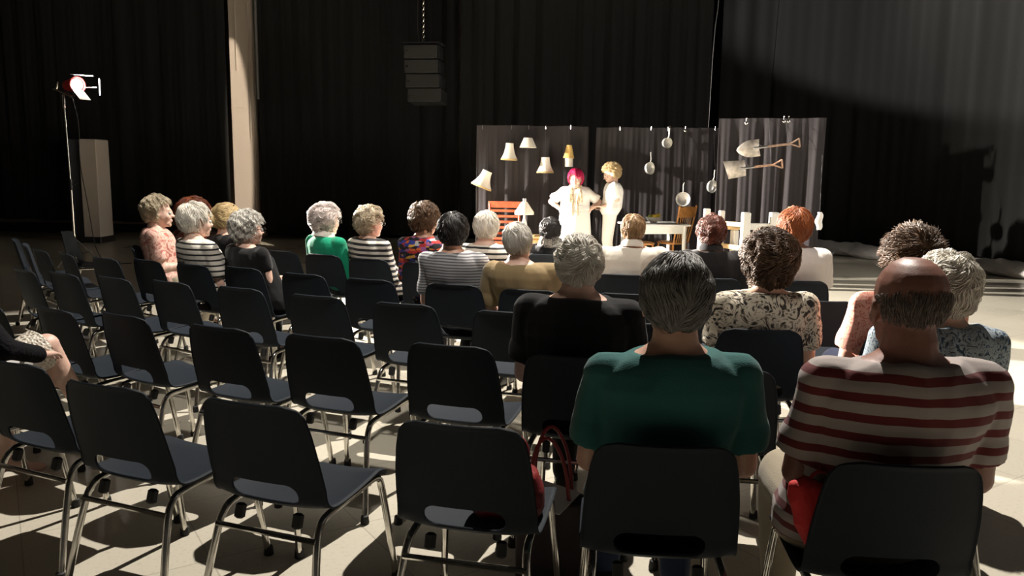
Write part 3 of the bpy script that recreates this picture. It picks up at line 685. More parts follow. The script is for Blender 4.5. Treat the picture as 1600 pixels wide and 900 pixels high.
    if trs is not None:
        mb = MB(); tr_ = hip.lerp(nb, .1); torso(mb, hip, nb, sw, g, .006, -.1, .15, neck=False)
        for q in (-1, 1):
            hj, kn, an = J['hj', q], J['kn', q], J['an', q]; mb.cone(hj, kn, .092*g, .070*g, 16); mb.cone(kn, an+Vector((0, 0, .02)), .068*g, .052, 14)
        link('trousers', remesh(mb, .012, trs, 'trousers', 3, .005, 10, (1, .7, 1)), rt)
    if shoes is not False:
        for q in (-1, 1):
            an, t_ = J['an', q], J['toe', q]; mb = MB(); td = t_.normalized(); xd = Vector((td.y, -td.x, 0)); zu = Vector((0, 0, 1)); rs = []
            for y_, w_, h0, h1 in ((-.075, .02, -.085, -.03), (-.06, .034, -.088, -.005), (0, .038, -.088, .02), (.05, .042, -.088, -.012), (.11, .048, -.088, -.035), (.17, .044, -.088, -.045), (.205, .028, -.085, -.055)):
                c = an+td*y_+zu*((h0+h1)/2); rs.append(ring(c, w_, (h1-h0)/2, xd, zu, 14, 3))
            mb.loft(rs); mb.build('shoe', shoes or M['shoe'], rt)
    if not nohair: hair(rt, H, Rm, s, hairm, hairs, seed, nstr)
    if glas: glasses(rt, H, Rm, s)
    rt['_'] = 0; del rt['_']
    return rt, H, Rm, s, J, nb

HM = {'fringe': hairmat('grey_brown_hair', (.09, .07, .06), (.17, .13, .11)), 'white': hairmat('white_hair', (.62, .58, .50), (.80, .76, .68)), 'silver': hairmat('silver_hair', (.42, .40, .36), (.66, .63, .57)), 'lilac': hairmat('lilac_white_hair', (.52, .45, .42), (.74, .66, .63)),
      'ash': hairmat('ash_blond_hair', (.34, .28, .19), (.55, .47, .34)), 'blond': hairmat('blond_hair', (.36, .25, .12), (.62, .47, .25)), 'brown': hairmat('brown_hair', (.05, .028, .014), (.13, .07, .035)),
      'black': hairmat('black_hair', (.010, .009, .009), (.035, .032, .03)), 'auburn': hairmat('auburn_hair', (.07, .018, .010), (.17, .045, .018)), 'red': hairmat('copper_hair', (.20, .055, .018), (.36, .11, .035)),
      'darkred': hairmat('dark_auburn_hair', (.06, .016, .010), (.16, .045, .022)), 'sandy': hairmat('sandy_hair', (.22, .13, .06), (.38, .24, .12)), 'magenta': hairmat('magenta_hair', (.35, .005, .045), (.60, .02, .12)),
      'grey': hairmat('grey_hair', (.09, .084, .078), (.21, .20, .185))}
curly = dict(th=.028, curl=1.0, lump=.06, L=.06, wid=.0024, fuzz=.006)
st = lambda p, u, v: math.atan2(-(5-0), 12) # unused helper kept simple
def gaze(root, tx=1.3, ty=12.0): return math.atan2(-(tx-root.x), ty-root.y)
def sit(rowi, **kw):
    c = CH_[rowi]; kw.setdefault('headyaw', gaze(c.location)); return person(chair=c, **kw)
W_ = (.66, .62, .55); K_ = (.012, .012, .014)
# ---- nearest row
teal = cloth('teal_cotton', (.028, .115, .108))
sit(('A', 4), label='person from behind in a plain teal shirt, short grey hair', head_px=(1060, 394), hw=118, hairm=HM['grey'], hairs=dict(th=.009, L=.055, lump=.03, nape=-.62, ear=.14, fuzz=.003, flare=0, crown=(.15, .6, .8)), shirt=teal, trs=M['denim'], sw=.43, g=1.10, nstr=5200, voxel=.007, sleeve='short')
rs = stripes('red_white_stripes', (.13, .012, .014), (.36, .31, .29), .052, .42)
sit(('A', 5), label='balding person from behind in a red and white striped shirt', head_px=(1430, 398), hw=132, hairm=HM['fringe'], hairs=dict(th=.0015, L=.025, bald=-.02, nape=-.62, lump=.01, ear=.15, wid=.0010, flare=0), shirt=rs, trs=M['beige_cloth'], sw=.47, g=1.25, nstr=2600, voxel=.007, sleeve='short', skin='skin_red', headroll=R(0), hoff=-.06)
# ---- second row
blk = M['black_cloth']
pw = sit(('B', 6), label='white-haired person from behind in a loose black top beside the teal shirt', head_px=(906, 366), hw=78, hairm=HM['white'], hairs=dict(th=.020, L=.09, lump=.06, nape=-.86, ear=.1, curl=.35, fuzz=.004, crown=(.25, -.8, .55), flare=.1), shirt=blk, trs=blk, sw=.44, g=1.28, nstr=4200, voxel=.008, skin='skin_pale')
blue = floral('blue_print', (.03, .05, .08), (.12, .2, .3), (.38, .44, .48), 26)
sit(('B', 8), label='white-haired person in a blue print top, half hidden behind the striped shirt', head_px=(1483, 393), hw=86, hairm=HM['white'], hairs=dict(th=.028, L=.07, lump=.05, curl=.5), shirt=blue, trs=M['denim'], sw=.42, g=1.1, nstr=2500, skin='skin_pale')
# ---- third row
flo = floral('floral_print', (.022, .018, .018), (.20, .16, .11), (.62, .56, .44), 15)
sit(('C', 9), label='person with dark brown curls in a cream and black floral blouse', head_px=(1204, 358), hw=80, hairm=HM['brown'], hairs=dict(curly, th=.030, fuzz=.010), shirt=flo, trs=blk, sw=.43, g=1.12, nstr=4200, voxel=.008)
cor = floral('coral_print', (.45, .12, .08), (.60, .25, .18), (.66, .34, .26), 30)
sit(('C', 10), label='person with dark spiky hair in a coral patterned shirt', head_px=(1430, 352), hw=76, hairm=HM['brown'], hairs=dict(th=.018, L=.05, fuzz=.03, lump=.07, crown=(0, -.6, .3), top=.1), shirt=cor, trs=M['denim'], sw=.46, g=1.2, nstr=2500)
# ---- fourth row
bw = stripes('white_black_stripes', W_, K_, .040, .66)
sit(('D', 3), yaw=R(-38), label='grey-haired person in a white tee with thin black stripes, left group', head_px=(302, 315), hw=44, hairm=HM['white'], hairs=dict(th=.020, L=.09, lump=.04), shirt=bw, trs=blk, sw=.41, g=1.08, headyaw=R(-52), skin='skin_pale', hoff=-.05)
sit(('D', 4), yaw=R(-40), label='person with short silver hair and glasses in a plain black top', head_px=(384, 327), hw=46, hairm=HM['silver'], hairs=dict(th=.026, L=.06, lump=.09, curl=.25, fuzz=.008), shirt=blk, trs=blk, sleeve='cap', sw=.42, g=1.1, headyaw=R(-50), glas=True, skin='skin_pale', hoff=.02)
gs = stripes('grey_fine_stripes', (.10, .10, .11), (.34, .34, .35), .018, .45)
sit(('D', 7), label='person with dark hair in a finely striped grey tee', head_px=(708, 331), hw=50, hairm=HM['black'], hairs=dict(th=.020, L=.07, lump=.05, fuzz=.006, nape=-.85), shirt=gs, trs=blk, sw=.42, g=1.08)
tan = cloth('tan_cotton', (.27, .20, .105))
sit(('D', 8), label='person in a tan shirt, thin pale hair, head tilted left', head_px=(810, 347), hw=50, hairm=HM['silver'], hairs=dict(th=.010, L=.08, lump=.03, nape=-.7, ear=.1), shirt=tan, trs=M['beige_cloth'], sw=.44, g=1.15, headroll=R(-12), skin='skin_pale')
# ---- fifth row
grn = cloth('green_knit', (.008, .26, .14))
sit(('E', 2), yaw=R(-40), label='person with lilac-white curls in a green cardigan', head_px=(507, 316), hw=44, hairm=HM['lilac'], hairs=dict(curly, th=.030), shirt=grn, trs=blk, sleeve='long', sw=.41, g=1.08, headyaw=R(-44), glas=True, skin='skin_pale', collar=M['white_cloth'])
sit(('E', 3), yaw=R(-40), label='person with ash-blond curls in a long-sleeved white and black striped top', head_px=(576, 321), hw=42, hairm=HM['ash'], hairs=dict(curly, th=.024), shirt=stripes('long_sleeve_stripes', W_, K_, .042, .5), trs=blk, sleeve='long', sw=.40, g=1.02, headyaw=R(-46), glas=True, skin='skin_pale')
sit(('E', 4), label='person with short brown curls in a multicoloured patchwork shirt', head_px=(663, 315), hw=45, hairm=HM['brown'], hairs=dict(curly, th=.026), shirt=blocks('patchwork_print'), trs=blk, sleeve='long', sw=.40, g=1.05, headyaw=R(-35))
sit(('E', 5), label='person with smooth pale hair in a striped tee, just right of the grey tee', head_px=(760, 329), hw=43, hairm=HM['white'], hairs=dict(th=.022, L=.1, lump=.03, nape=-.8), shirt=stripes('tee_stripes', W_, K_, .040, .62), trs=blk, sw=.43, g=1.1, skin='skin_pale')
wt = cloth('cream_cotton', (.66, .62, .54))
sit(('E', 6), label='person with short sandy hair in a cream collared shirt', head_px=(990, 334), hw=40, hairm=HM['sandy'], hairs=dict(th=.016, L=.05, lump=.03, nape=-.66, ear=.1), shirt=wt, trs=blk, sw=.46, g=1.15, sleeve='long', collar=wt)
jk = cloth('charcoal_wool', (.018, .017, .018))
sit(('E', 7), label='person with wavy dark auburn hair in a charcoal jacket', head_px=(1113, 335), hw=45, hairm=HM['darkred'], hairs=dict(th=.024, L=.06, lump=.07, curl=.5, fuzz=.005, nape=-.7), shirt=jk, trs=blk, sw=.43, g=1.1, sleeve='long', collar=jk)
sit(('E', 8), label='person with copper-red bobbed hair in a white tee', head_px=(1243, 323), hw=50, hairm=HM['red'], hairs=dict(th=.026, L=.09, lump=.05, curl=.15, nape=-.78, back=.1), shirt=cloth('white_tee', (.74, .70, .66)), trs=M['beige_cloth'], sw=.44, g=1.12)
# ---- first rows, farther people
def far(label, px, dy, yaw, **kw):
    hp = PY(px[0], px[1], dy); f = Vector((-math.sin(yaw), math.cos(yaw), 0)); off = kw.pop('off', -.08)
    rtp = Vector((hp.x, hp.y, 0))-f*off; add_chair(rtp, yaw, kw.pop('chlab'), 'chairs at the front'); return person(label=label, root=rtp, yaw=yaw, head_w=hp, **kw)
pnk = floral('pink_print', (.42, .13, .10), (.62, .34, .27), (.72, .48, .40), 12)
far('person with cropped pale hair in a pink print blouse, profile to the right', (243, 304), 7.1, R(-72), headyaw=R(-74), hairm=HM['blond' if 0 else 'ash'], hairs=dict(th=.018, L=.05, lump=.05, ear=.0), shirt=pnk, trs=M['beige_cloth'], sw=.40, g=1.15, hw=40, skin='skin_pale', chlab='plastic chair under the person in the pink print blouse')
far('person with long auburn hair, bare shoulders, behind the grey-haired striped tee', (300, 306), 7.7, R(-30), headyaw=R(-30), hairm=HM['auburn'], hairs=dict(th=.050, L=.16, lump=.06, nape=-1.2, curl=.35, fuzz=.01), shirt=cloth('wine_top', (.12, .03, .02)), trs=blk, sleeve='cap', sw=.42, g=1.1, hw=50, skin='skin_pale', chlab='plastic chair under the person with long auburn hair')
pp = far('person with a blond ponytail and sunglasses pushed up on the head, black top', (352, 317), 7.3, R(-40), headyaw=R(-48), hairm=HM['blond'], hairs=dict(th=.016, L=.07, lump=.04, crown=(0, -.95, -.1), nape=-.6), shirt=blk, trs=blk, sleeve='cap', sw=.42, g=1.1, hw=38, skin='skin_pale', chlab='plastic chair under the person with the blond ponytail')
rt, H, Rm, s, J, nb = pp
hair(rt, H+Rm @ Vector((0, -.135, -.01)), Rm @ Matrix.Scale(.55, 3), 1.0, HM['blond'], dict(th=.02, L=.16, front=3, nape=-1.5, curl=.6, fuzz=.02, ear=-3, lump=.1), 77, 900).name = 'ponytail'
mb = MB(); X = lambda *p: H+Rm @ Vector(p)
mb.tube([X(-.095, -.02, .02), X(-.085, .01, .085), X(-.03, .035, .122), X(.03, .035, .122), X(.085, .01, .085), X(.095, -.02, .02)], .005, 8, 2)
for q in (-1, 1): mb.ell(X(q*.04, .03, .118), (.027, .008, .02), Rm @ Matrix.Rotation(R(-60), 3, 'X'))
mb.build('sunglasses', M['frame_black'], rt)
sc_ = floral('grey_scarf_print', (.02, .02, .02), (.10, .095, .085), (.24, .23, .20), 22)
r6 = far('person with cropped dark hair and a grey patterned scarf', (860, 339), 7.0, R(-12), headyaw=R(-10), hairm=HM['black'], hairs=dict(th=.014, L=.05, lump=.04, nape=-.66, ear=.1, fuzz=.004), shirt=blk, trs=blk, sleeve='long', sw=.42, g=1.1, hw=36, chlab='plastic chair under the person with the grey patterned scarf')
rt, H, Rm, s, J, nb = r6; mb = MB()
for k in range(4):
    mb.tube([nb+Vector(((.095-.008*k)*math.cos(t), (.085-.006*k)*math.sin(t), -.02+.022*k+.012*math.sin(3*t+k))) for t in [2*math.pi*i/20 for i in range(21)]], .020, 8)
m_ = remesh(mb, .008, sc_, 'scarf', 3, .004, 30); link('scarf', m_, rt)

# ---- person at the left edge: crossed bare legs, lace-hemmed skirt
lw = add_chair(Vector((-2.25, 3.26, 0)), R(-34), 'dark plastic chair under the bare-legged person at the left edge', 'dark blue chairs, nearest row')
tmp = lw; inv = lambda p: inv_local(tmp, p)
kA = inv(PY(72, 540, 3.62)); aA = inv(PY(140, 655, 3.74)); kB = inv(PY(30, 598, 3.60)); aB = inv(PY(8, 722, 3.66)); kB.z = .52
ns = mat('dark_knit', (.006, .0055, .007), .9, bump=.5, bscale=70)
res = person('person at the left edge in dark knit and pale lace-hemmed skirt, bare legs crossed', chair=lw, head_w=Vector((-2.42, 3.30, 1.32)), headyaw=R(-34),
       arms={q: (Vector((q*.21, .02, .76)), Vector((q*.12, .20, .69)), Vector((-q*.6, .7, -.15)), Vector((0, 0, 1))) for q in (-1, 1)}, hairm=HM['brown'], hairs=dict(curly), shirt=ns, sleeve='long', sw=.40, g=1.05, skin='skin_pale', shoes=False,
       legs={1: (Vector((.085, -.03, .50)), kB, aB, Vector((.03, .15, 0))), -1: (Vector((-.06, -.03, .54)), kA, aA, Vector((.02, .15, -.01)))}, voxel=.008)
rt = res[0]; J = res[4]; mb = MB(); lace = MB()
for q in (-1, 1):
    hj, kn = J['hj', q], J['kn', q]; e = hj.lerp(kn, .70); mb.cone(hj, e, .10, .088, 18); d_ = (kn-hj).normalized().to_track_quat('Z', 'Y').to_matrix()
    lace.lathe([(.094, -.055), (.097, 0), (.099, .028), (.094, .028), (.089, -.05), (.094, -.055)], e+(kn-hj).normalized()*.06, d_, 40, close=False)
torso(mb, Vector((0, -.075, .475)), res[5], .40, 1.05, .016, -.1, .2, neck=False)
link('skirt', remesh(mb, .010, M['white_cloth'], 'skirt', 3, .005, 12), rt)
tl = NT('lace_trim'); vo = tl.n('ShaderNodeTexVoronoi', Scale=75.0); tl.l(tl.obj(), vo.inputs['Vector']); tl.l(tl.ramp(vo.outputs[0], [(.25, (.25, .20, .15)), (.42, (.70, .64, .54))]), tl.p.inputs['Base Color']); tl.bump(vo.outputs[0], .6, .01)
lace.build('lace_hem', tl.m, rt)

# ================================================================= PERFORMERS
white_top = cloth('bright_white_cotton', (.84, .82, .78))
def stand_person(**kw): return person(standing=True, **kw)
hp = PY(900, 263, 12.0); ry = R(176); root = Vector((hp.x, 12.0, 0))
rA = stand_person(label='performer with a magenta bob facing the audience, hands on hips, white tunic', root=root, yaw=ry, head_w=hp, headyaw=R(170), hw=27, hairm=HM['magenta'], hairs=dict(th=.022, L=.10, lump=.02, front=-.02, nape=-.55, ear=-.5, wid=.003),
    shirt=white_top, sleeve='short', trs=white_top, sw=.42, g=1.25, skin='skin_pale', hem='long', nstr=1800, voxel=.008,
    arms={1: (Vector((.36, -.06, 1.06)), Vector((.19, .06, .93)), Vector((-.6, .5, -.3)), Vector((1, .3, .3))), -1: (Vector((-.36, -.06, 1.06)), Vector((-.19, .06, .93)), Vector((.6, .5, -.3)), Vector((-1, .3, .3)))})
rt, H, Rm, s, J, nb = rA
mb = MB(); rs = []
for z, rx, ry_ in ((1.02, .185, .15), (.9, .225, .175), (.75, .24, .19), (.6, .25, .2), (.52, .255, .205)): rs.append(ring(Vector((J['hj', 1].x*.5+J['hj', -1].x*.5, J['hj', 1].y, z)), rx, ry_, Vector((1, 0, 0)), Vector((0, 1, 0)), 28))
mb.loft(rs); link('tunic_skirt', remesh(mb, .012, white_top, 'tunic_skirt', 2, .008, 9, (1, 1, .3)), rt)
scf = floral('scarf_print', (.35, .16, .06), (.55, .38, .15), (.72, .66, .5), 26); mb = MB()
mb.tube([nb+Vector((.085*math.cos(t), .075*math.sin(t), .015)) for t in [2*math.pi*i/16 for i in range(17)]], .020, 8)
for q in (-1, 1): mb.tube([nb+Vector((q*.06, .085, .0)), nb+Vector((q*.045, .14, -.12)), nb+Vector((q*.03+.01, .16, -.28)), nb+Vector((q*.04, .165, -.42))], .026, 8, 2, flat=.5)
for q in (-1, 1): mb.tube([nb+Vector((q*.05, .09, .0)), nb+Vector((q*.075, .13, -.10)), nb+Vector((q*.085, .15, -.22))], .03, 8, 2, flat=.5)
link('scarf', remesh(mb, .008, scf, 'scarf', 2, .004, 30), rt)
hp = PY(957, 253, 12.0); yb = R(86); root = Vector((hp.x+.06, 12.05, 0))
tgt = Vector((PY(930, 323, 12.0)))
class _R: pass
rr = _R(); rr.location = root; rr.rotation_euler = (0, 0, yb)
wA = inv_local(rr, PY(941, 323, 11.9)); eA = inv_local(rr, PY(964, 312, 11.88))
wB = inv_local(rr, PY(940, 327, 12.2)); eB = inv_local(rr, PY(966, 322, 12.25))
rB = stand_person(label='performer with blond hair in profile to the left, white shirt and trousers, arm reaching out', root=root, yaw=yb, head_w=hp, headyaw=R(90), headpitch=R(-22), hw=29, hairm=HM['blond'], hairs=dict(th=.024, L=.06, lump=.06, curl=.3), shirt=white_top, sleeve='short', trs=white_top, sw=.41, g=1.12, skin='skin_pale', voxel=.008,
    arms={-1: (eA, wA, Vector((0, 1, .1)), Vector((0, 0, 1))), 1: (eB, wB, Vector((0, 1, .15)), Vector((0, 0, 1)))}, hem=Vector((0.0, .07, .92)))

# ================================================================= STAGE SET
setcloth = mat('charcoal_cloth', (.033, .029, .0305), .95, bump=.15, bscale=120, sheen=.1)
def panel(label, p0, p1, ztop, seed, flare=0):
    a_, b_ = Vector(p0), Vector(p1); c = (a_+b_)/2; L = (b_-a_).length; yaw = math.atan2(b_.y-a_.y, b_.x-a_.x)
    t = thing('cloth_backdrop', label, 'backdrop', (c.x, c.y, 0), yaw, None); t['_z'] = ztop
    drape('backdrop_cloth', None, [(-L/2, 0), (L/2, 0)], .03, ztop, setcloth, 5.2, .024, seed, gather=.75, res=.012, parent=t, flare=flare, hem=.008)
    mb = MB().tube([(-L/2, .05, ztop-.03), (L/2, .05, ztop-.03)], .016, 8); mb.build('top_rail', M['metal_black'], t)
    for q in (-1, 1): MB().tube([(q*(L/2-.05), .07, .0), (q*(L/2-.05), .07, ztop-.03)], .018, 8).build('upright', M['metal_black'], t); MB().box((q*(L/2-.05), .07, .012), (.4, .4, .02), bev=.005).build('foot_plate', M['metal_black'], t, False)
    return t, a_, b_, yaw
b1 = panel('left charcoal cloth panel behind the lampshades', PY(745, 198, 12.75)*Vector((1, 1, 0)) if 0 else (PY(745, 197, 12.75).x, 12.75, 0), (PY(920, 197, 12.75).x, 12.75, 0), PY(830, 196, 12.75).z, 21)
b2 = panel('middle charcoal cloth panel behind the frying pans', (PY(932, 200, 12.75).x, 12.75, 0), (PY(1108, 200, 12.5).x, 12.5, 0), PY(1020, 199, 12.62).z, 22, .04)
b3 = panel('dark narrow cloth strip between the middle and right panels', (PY(1092, 200, 12.95).x, 12.95, 0), (PY(1135, 200, 12.95).x, 12.95, 0), PY(1110, 199, 12.95).z, 25)
b4 = panel('right charcoal cloth panel behind the two shovels', (PY(1124, 187, 11.6).x, 11.6, 0), (PY(1292, 181, 11.25).x, 11.25, 0), PY(1210, 184, 11.4).z, 23, -.02)
def rail_at(x):
    for t, a_, b_, yw in (b1, b2, b3, b4):
        if a_.x-.12 <= x <= b_.x+.12:
            q = (x-a_.x)/(b_.x-a_.x); zt = [c.location.z for c in []]; return Vector((x, a_.y+(b_.y-a_.y)*q+.05, t['_z']-.03))
    return Vector((x, 12.8, 2.15))
def hang(t, start, dx=0):
    Mw = Matrix.LocRotScale(t.location, t.rotation_euler, None); s0 = Mw @ Vector(start); e = rail_at(s0.x+dx); over = e+Vector((0, -.055, .022)); I = Mw.inverted()
    MB().tube([Vector(start), I @ over, I @ e], .0022, 5).build('hanging_line', M['thread'], t)
def clip(u, v, dy, lab, round_=False):
    p = PY(u, v, dy); mb = MB()
    mb.box((0, 0, 0), (.016, .02, .07), bev=.004)
    if round_: mb.ell((0, -.01, -.03), (.024, .012, .024)); mb.ell((0, -.01, .035), (.012, .012, .012))
    o = mb.build('curtain_clip', M['steel'], loc=p); tag(o, lab, 'clip', 'clips along the top of the cloth panels')
names = ['first', 'second', 'third', 'fourth', 'fifth']
for i, u in enumerate((754, 799, 826, 853, 892)): clip(u, 199, 12.66, '%s small silver clip from the left on the left panel top' % names[i])
for i, (u, r_) in enumerate(((969, 0), (1018, 0), (1044, 0), (1071, 1), (1118, 0))): clip(u, 201, 12.45, '%s small silver clip from the left on the middle panel top' % names[i], r_)
for i, u in enumerate((1166, 1181, 1225, 1232)): clip(u, 189 if i < 2 else 186, 11.22, '%s small silver clip from the left on the right panel top' % names[i], i != 1)
# hanging lampshades
def lampshade(u, v, dy, h, rt_, rb, tilt, lab, fr=True, m=None):
    p = PY(u, v, dy); t = thing('lampshade', lab, 'lampshade', p, 0, 'lampshades hanging before the left panel'); t.rotation_euler = (0, tilt, 0); k = []
    for i in range(9):
        q = i/8; r = rb+(rt_-rb)*(1-(1-q)**2 if fr else q); k.append((r, -h/2+h*q))
    MB().lathe(k+[(r-.004, z) for r, z in k[::-1]]+[k[0]], seg=32, close=False).build('shade', m or M['shade_cloth'], t)
    if fr: MB().lathe([(rb+.003, -h/2-.022), (rb+.004, -h/2+.003), (rb-.004, -h/2+.003), (rb-.003, -h/2-.022), (rb+.003, -h/2-.022)], seg=32, close=False).build('fringe', M['fringe'], t)
    MB().tube([(-rt_+.005, 0, h/2-.02), (rt_-.005, 0, h/2-.02)], .003, 6).tube([(0, -rt_+.005, h/2-.02), (0, rt_-.005, h/2-.02)], .003, 6).build('spider_frame', M['steel'], t)
    hang(t, (0, 0, h/2-.02)); return t
lampshade(757, 279, 12.54, .25, .075, .165, R(22), 'tilted cream bell lampshade, lowest and leftmost of those hanging')
lampshade(796, 236, 12.54, .24, .06, .125, R(2), 'cream bell lampshade with fringe, below and left of the plain top one')
lampshade(825, 223, 12.54, .15, .065, .135, 0, 'plain cream cone lampshade without fringe, topmost', False)
lampshade(852, 257, 12.54, .22, .065, .13, 0, 'cream bell lampshade with gold fringe, above the table lamp and right')
lampshade(889, 237, 12.54, .20, .04, .085, R(1), 'yellow lampshade sitting above a white cylinder, rightmost', False, M['shade_yellow'])
p = PY(889, 253, 12.54); t = thing('lampshade', 'small white cylinder shade hanging under the yellow lampshade', 'lampshade', p, 0, 'lampshades hanging before the left panel')
MB().tube([(0, 0, .095), (0, 0, .14)], .004, 5).tube([(-.056, 0, .095), (.056, 0, .095)], .003, 5).build('spider_frame', M['steel'], t)
MB().lathe([(.063, -.075), (.060, .1), (.056, .1), (.059, -.075), (.063, -.075)], seg=28, close=False).build('shade', M['shade_cloth'], t)
# frying pans
def pan(u, v, dy, r, L, yaw, tilt, lab, deep=.04):
    p = PY(u, v, dy); t = thing('frying_pan', lab, 'pan', p, yaw, 'pans hanging before the middle panel'); t.rotation_euler = (tilt, 0, yaw); Mx = Matrix.Rotation(R(90), 3, 'X')
    MB().lathe([(0, 0), (r*.8, 0), (r*.88, .006), (r, deep), (r+.006, deep+.002), (r+.004, deep-.004), (r*.9, -.004), (r*.8, -.008), (0, -.008)], seg=36, M=Mx).build('pan_bowl', M['pan'], t)
    MB().tube([(0, -deep+.005, r-.005), (0, -deep-.015, r+.04), (0, -deep-.01, r+L*.6), (0, -deep-.01, r+L)], .009, 8, 2, flat=1.0).build('handle', M['pan'], t)
    MB().tube([(.0, -deep-.01, r+L), (.012, -deep-.01, r+L+.015), (0, -deep-.01, r+L+.03), (-.012, -deep-.01, r+L+.015), (0, -deep-.01, r+L)], .003, 6).build('hanging_ring', M['steel'], t)
    hang(t, (0, -deep-.01, r+L+.03))
pan(1040, 223, 12.45, .075, .15, R(25), R(5), 'small steel saucepan hung by its handle, highest of the pans', .06)
pan(1013, 263, 12.5, .092, .15, R(40), R(-4), 'steel frying pan hung upright, leftmost of the pans', .045)
pan(1067, 311, 12.4, .105, .13, R(-12), R(0), 'wide bright steel frying pan, lowest of the pans', .045)
pan(1110, 291, 12.35, .095, .16, R(38), R(4), 'steel frying pan hung over the dark strip, rightmost of the pans', .04)
# shovels
def shovel(u0, v0, u1, v1, dy, kind, lab):
    a_, b_ = PY(u0, v0, dy), PY(u1, v1, dy); L = (b_-a_).length; ang = math.atan2(b_.z-a_.z, b_.x-a_.x)
    t = thing('shovel', lab, 'shovel', a_); t.rotation_euler = (0, -ang, 0); bl = .30 if kind == 'round' else .27
    V = []; F = []; nx, ny = 14, 12
    for i in range(nx+1):
        q = i/nx; x = q*bl
        hw_ = (.115*math.sin(min(1, q*1.55)*math.pi/2)**.7 if kind == 'round' else .125-.02*q)
        for j in range(ny+1):
            y = (j/ny*2-1); V.append((x + (.02*(abs(y)) if kind == 'round' and q > .9 else 0)-(0.03*y if kind != 'round' else 0)*(1-q), -.03*(1-y*y)*math.sin(q*2.2+.3)+.0, y*hw_))
    for i in range(nx):
        for j in range(ny): k = i*(ny+1)+j; F.append((k, k+1, k+ny+2, k+ny+1))
    m0 = bpy.data.meshes.new('blade'); m0.from_pydata(V, [], F); m0 = apply_mods(m0, [('SOLIDIFY', {'thickness': .004})]); m0.materials.append(mat('worn_blade_metal', (.62, .56, .50), .45, .6, var=.3, bscale=12)); shade(m0); link('blade', m0, t)
    MB().tube([(bl-.08, -.035, 0), (bl, -.015, 0), (bl+.12, 0, 0)], .019, 10, 1).build('socket', M['steel'], t)
    wd_ = mat('weathered_handle_wood', (.36, .24, .17) if kind == 'round' else (.50, .30, .20), .6, var=.3, bscale=20)
    MB().tube([(bl+.1, 0, 0), (L-.12, 0, .0)], .0155, 10).build('shaft', wd_, t)
    MB().tube([(L-.13, 0, 0), (L-.06, 0, .03), (L, 0, .058)], .010, 8).tube([(L-.13, 0, 0), (L-.06, 0, -.03), (L, 0, -.058)], .010, 8).tube([(L, 0, -.06), (L, 0, .06)], .013, 10).build('grip', wd_, t)
    for x in (bl+.05, L-.15):
        hang(t, (x, 0, .018))
shovel(1151, 235, 1249, 223, 11.2, 'round', 'round-point shovel hanging level, the upper of the two')
shovel(1134, 266, 1222, 256, 11.2, 'square', 'square-mouth shovel hanging level, the lower of the two')

# furniture on the set
def slab(mb, c, d, **k): return mb.box(c, d, bev=min(d)*.25, **k)
# white table
tp = PY(1022, 346, 12.15); tb = thing('kitchen_table', 'white painted square kitchen table carrying the fruit bowl', 'table', (tp.x, 12.18, 0), R(12))
slab(MB(), (0, 0, .735), (.92, .70, .03)).build('tabletop', M['white_paint'], tb, False)
ap = MB()
for c, d in (((0, -.29, .66), (.78, .02, .11)), ((0, .29, .66), (.78, .02, .11)), ((-.38, 0, .66), (.02, .56, .11)), ((.38, 0, .66), (.02, .56, .11))): ap.box(c, d)
ap.build('apron', M['white_paint'], tb, False)
for sx in (-1, 1):
    for sy in (-1, 1): MB().tube([(sx*.38, sy*.29, .0), (sx*.38, sy*.29, .72)], .03, 4, rs=(.026, .036)).build('leg', M['white_paint'], tb, False)
fb = PY(1022, 345, 12.2); bw_ = thing('fruit_bowl', 'small clear-white bowl holding fruit on the white table', 'bowl', (fb.x, 12.25, .752))
MB().lathe([(0, 0), (.05, 0), (.055, .012), (.10, .04), (.125, .085), (.12, .086), (.095, .046), (.05, .02), (0, .018)], seg=28).build('bowl', M['white_paint'], bw_)
fm = mat('lemon_skin', (.80, .62, .08), .5, bump=.2); fm2 = mat('green_apple_skin', (.45, .55, .12), .4); fm3 = mat('orange_skin', (.8, .35, .05), .5, bump=.2)
for i, (x, y, z, m_, n_, lb) in enumerate(((-.055, 0, .085, fm2, 'apple', 'pale green apple on the left in the fruit bowl'), (.0, -.03, .09, fm, 'lemon', 'yellow lemon in the middle of the fruit bowl'), (.062, 0, .105, fm, 'lemon', 'yellow lemon raised at right of the fruit bowl'), (.01, .05, .09, fm3, 'orange', 'orange fruit at the back of the fruit bowl'), (.0, .0, .055, fm2, 'apple', 'pale apple at the bottom of the fruit bowl'))):
    t = thing(n_, lb, 'fruit', (fb.x+x, 12.25+y, .752+z-.0)); pr = [(.0, -.042), (.015, -.041), (.032, -.025), (.038, 0), (.033, .024), (.018, .036), (0, .034)]
    if n_ == 'lemon': pr = [(0, -.05), (.008, -.045), (.026, -.028), (.034, 0), (.026, .028), (.008, .045), (0, .05)]
    MB().lathe(pr, seg=18, M=Matrix.Rotation(R(60 if n_ == 'lemon' else 0), 3, 'Y')).build('flesh', m_, t); MB().tube([(0, 0, .03), (.004, 0, .048)], .002, 5).build('stem', M['wood_oak'], t)
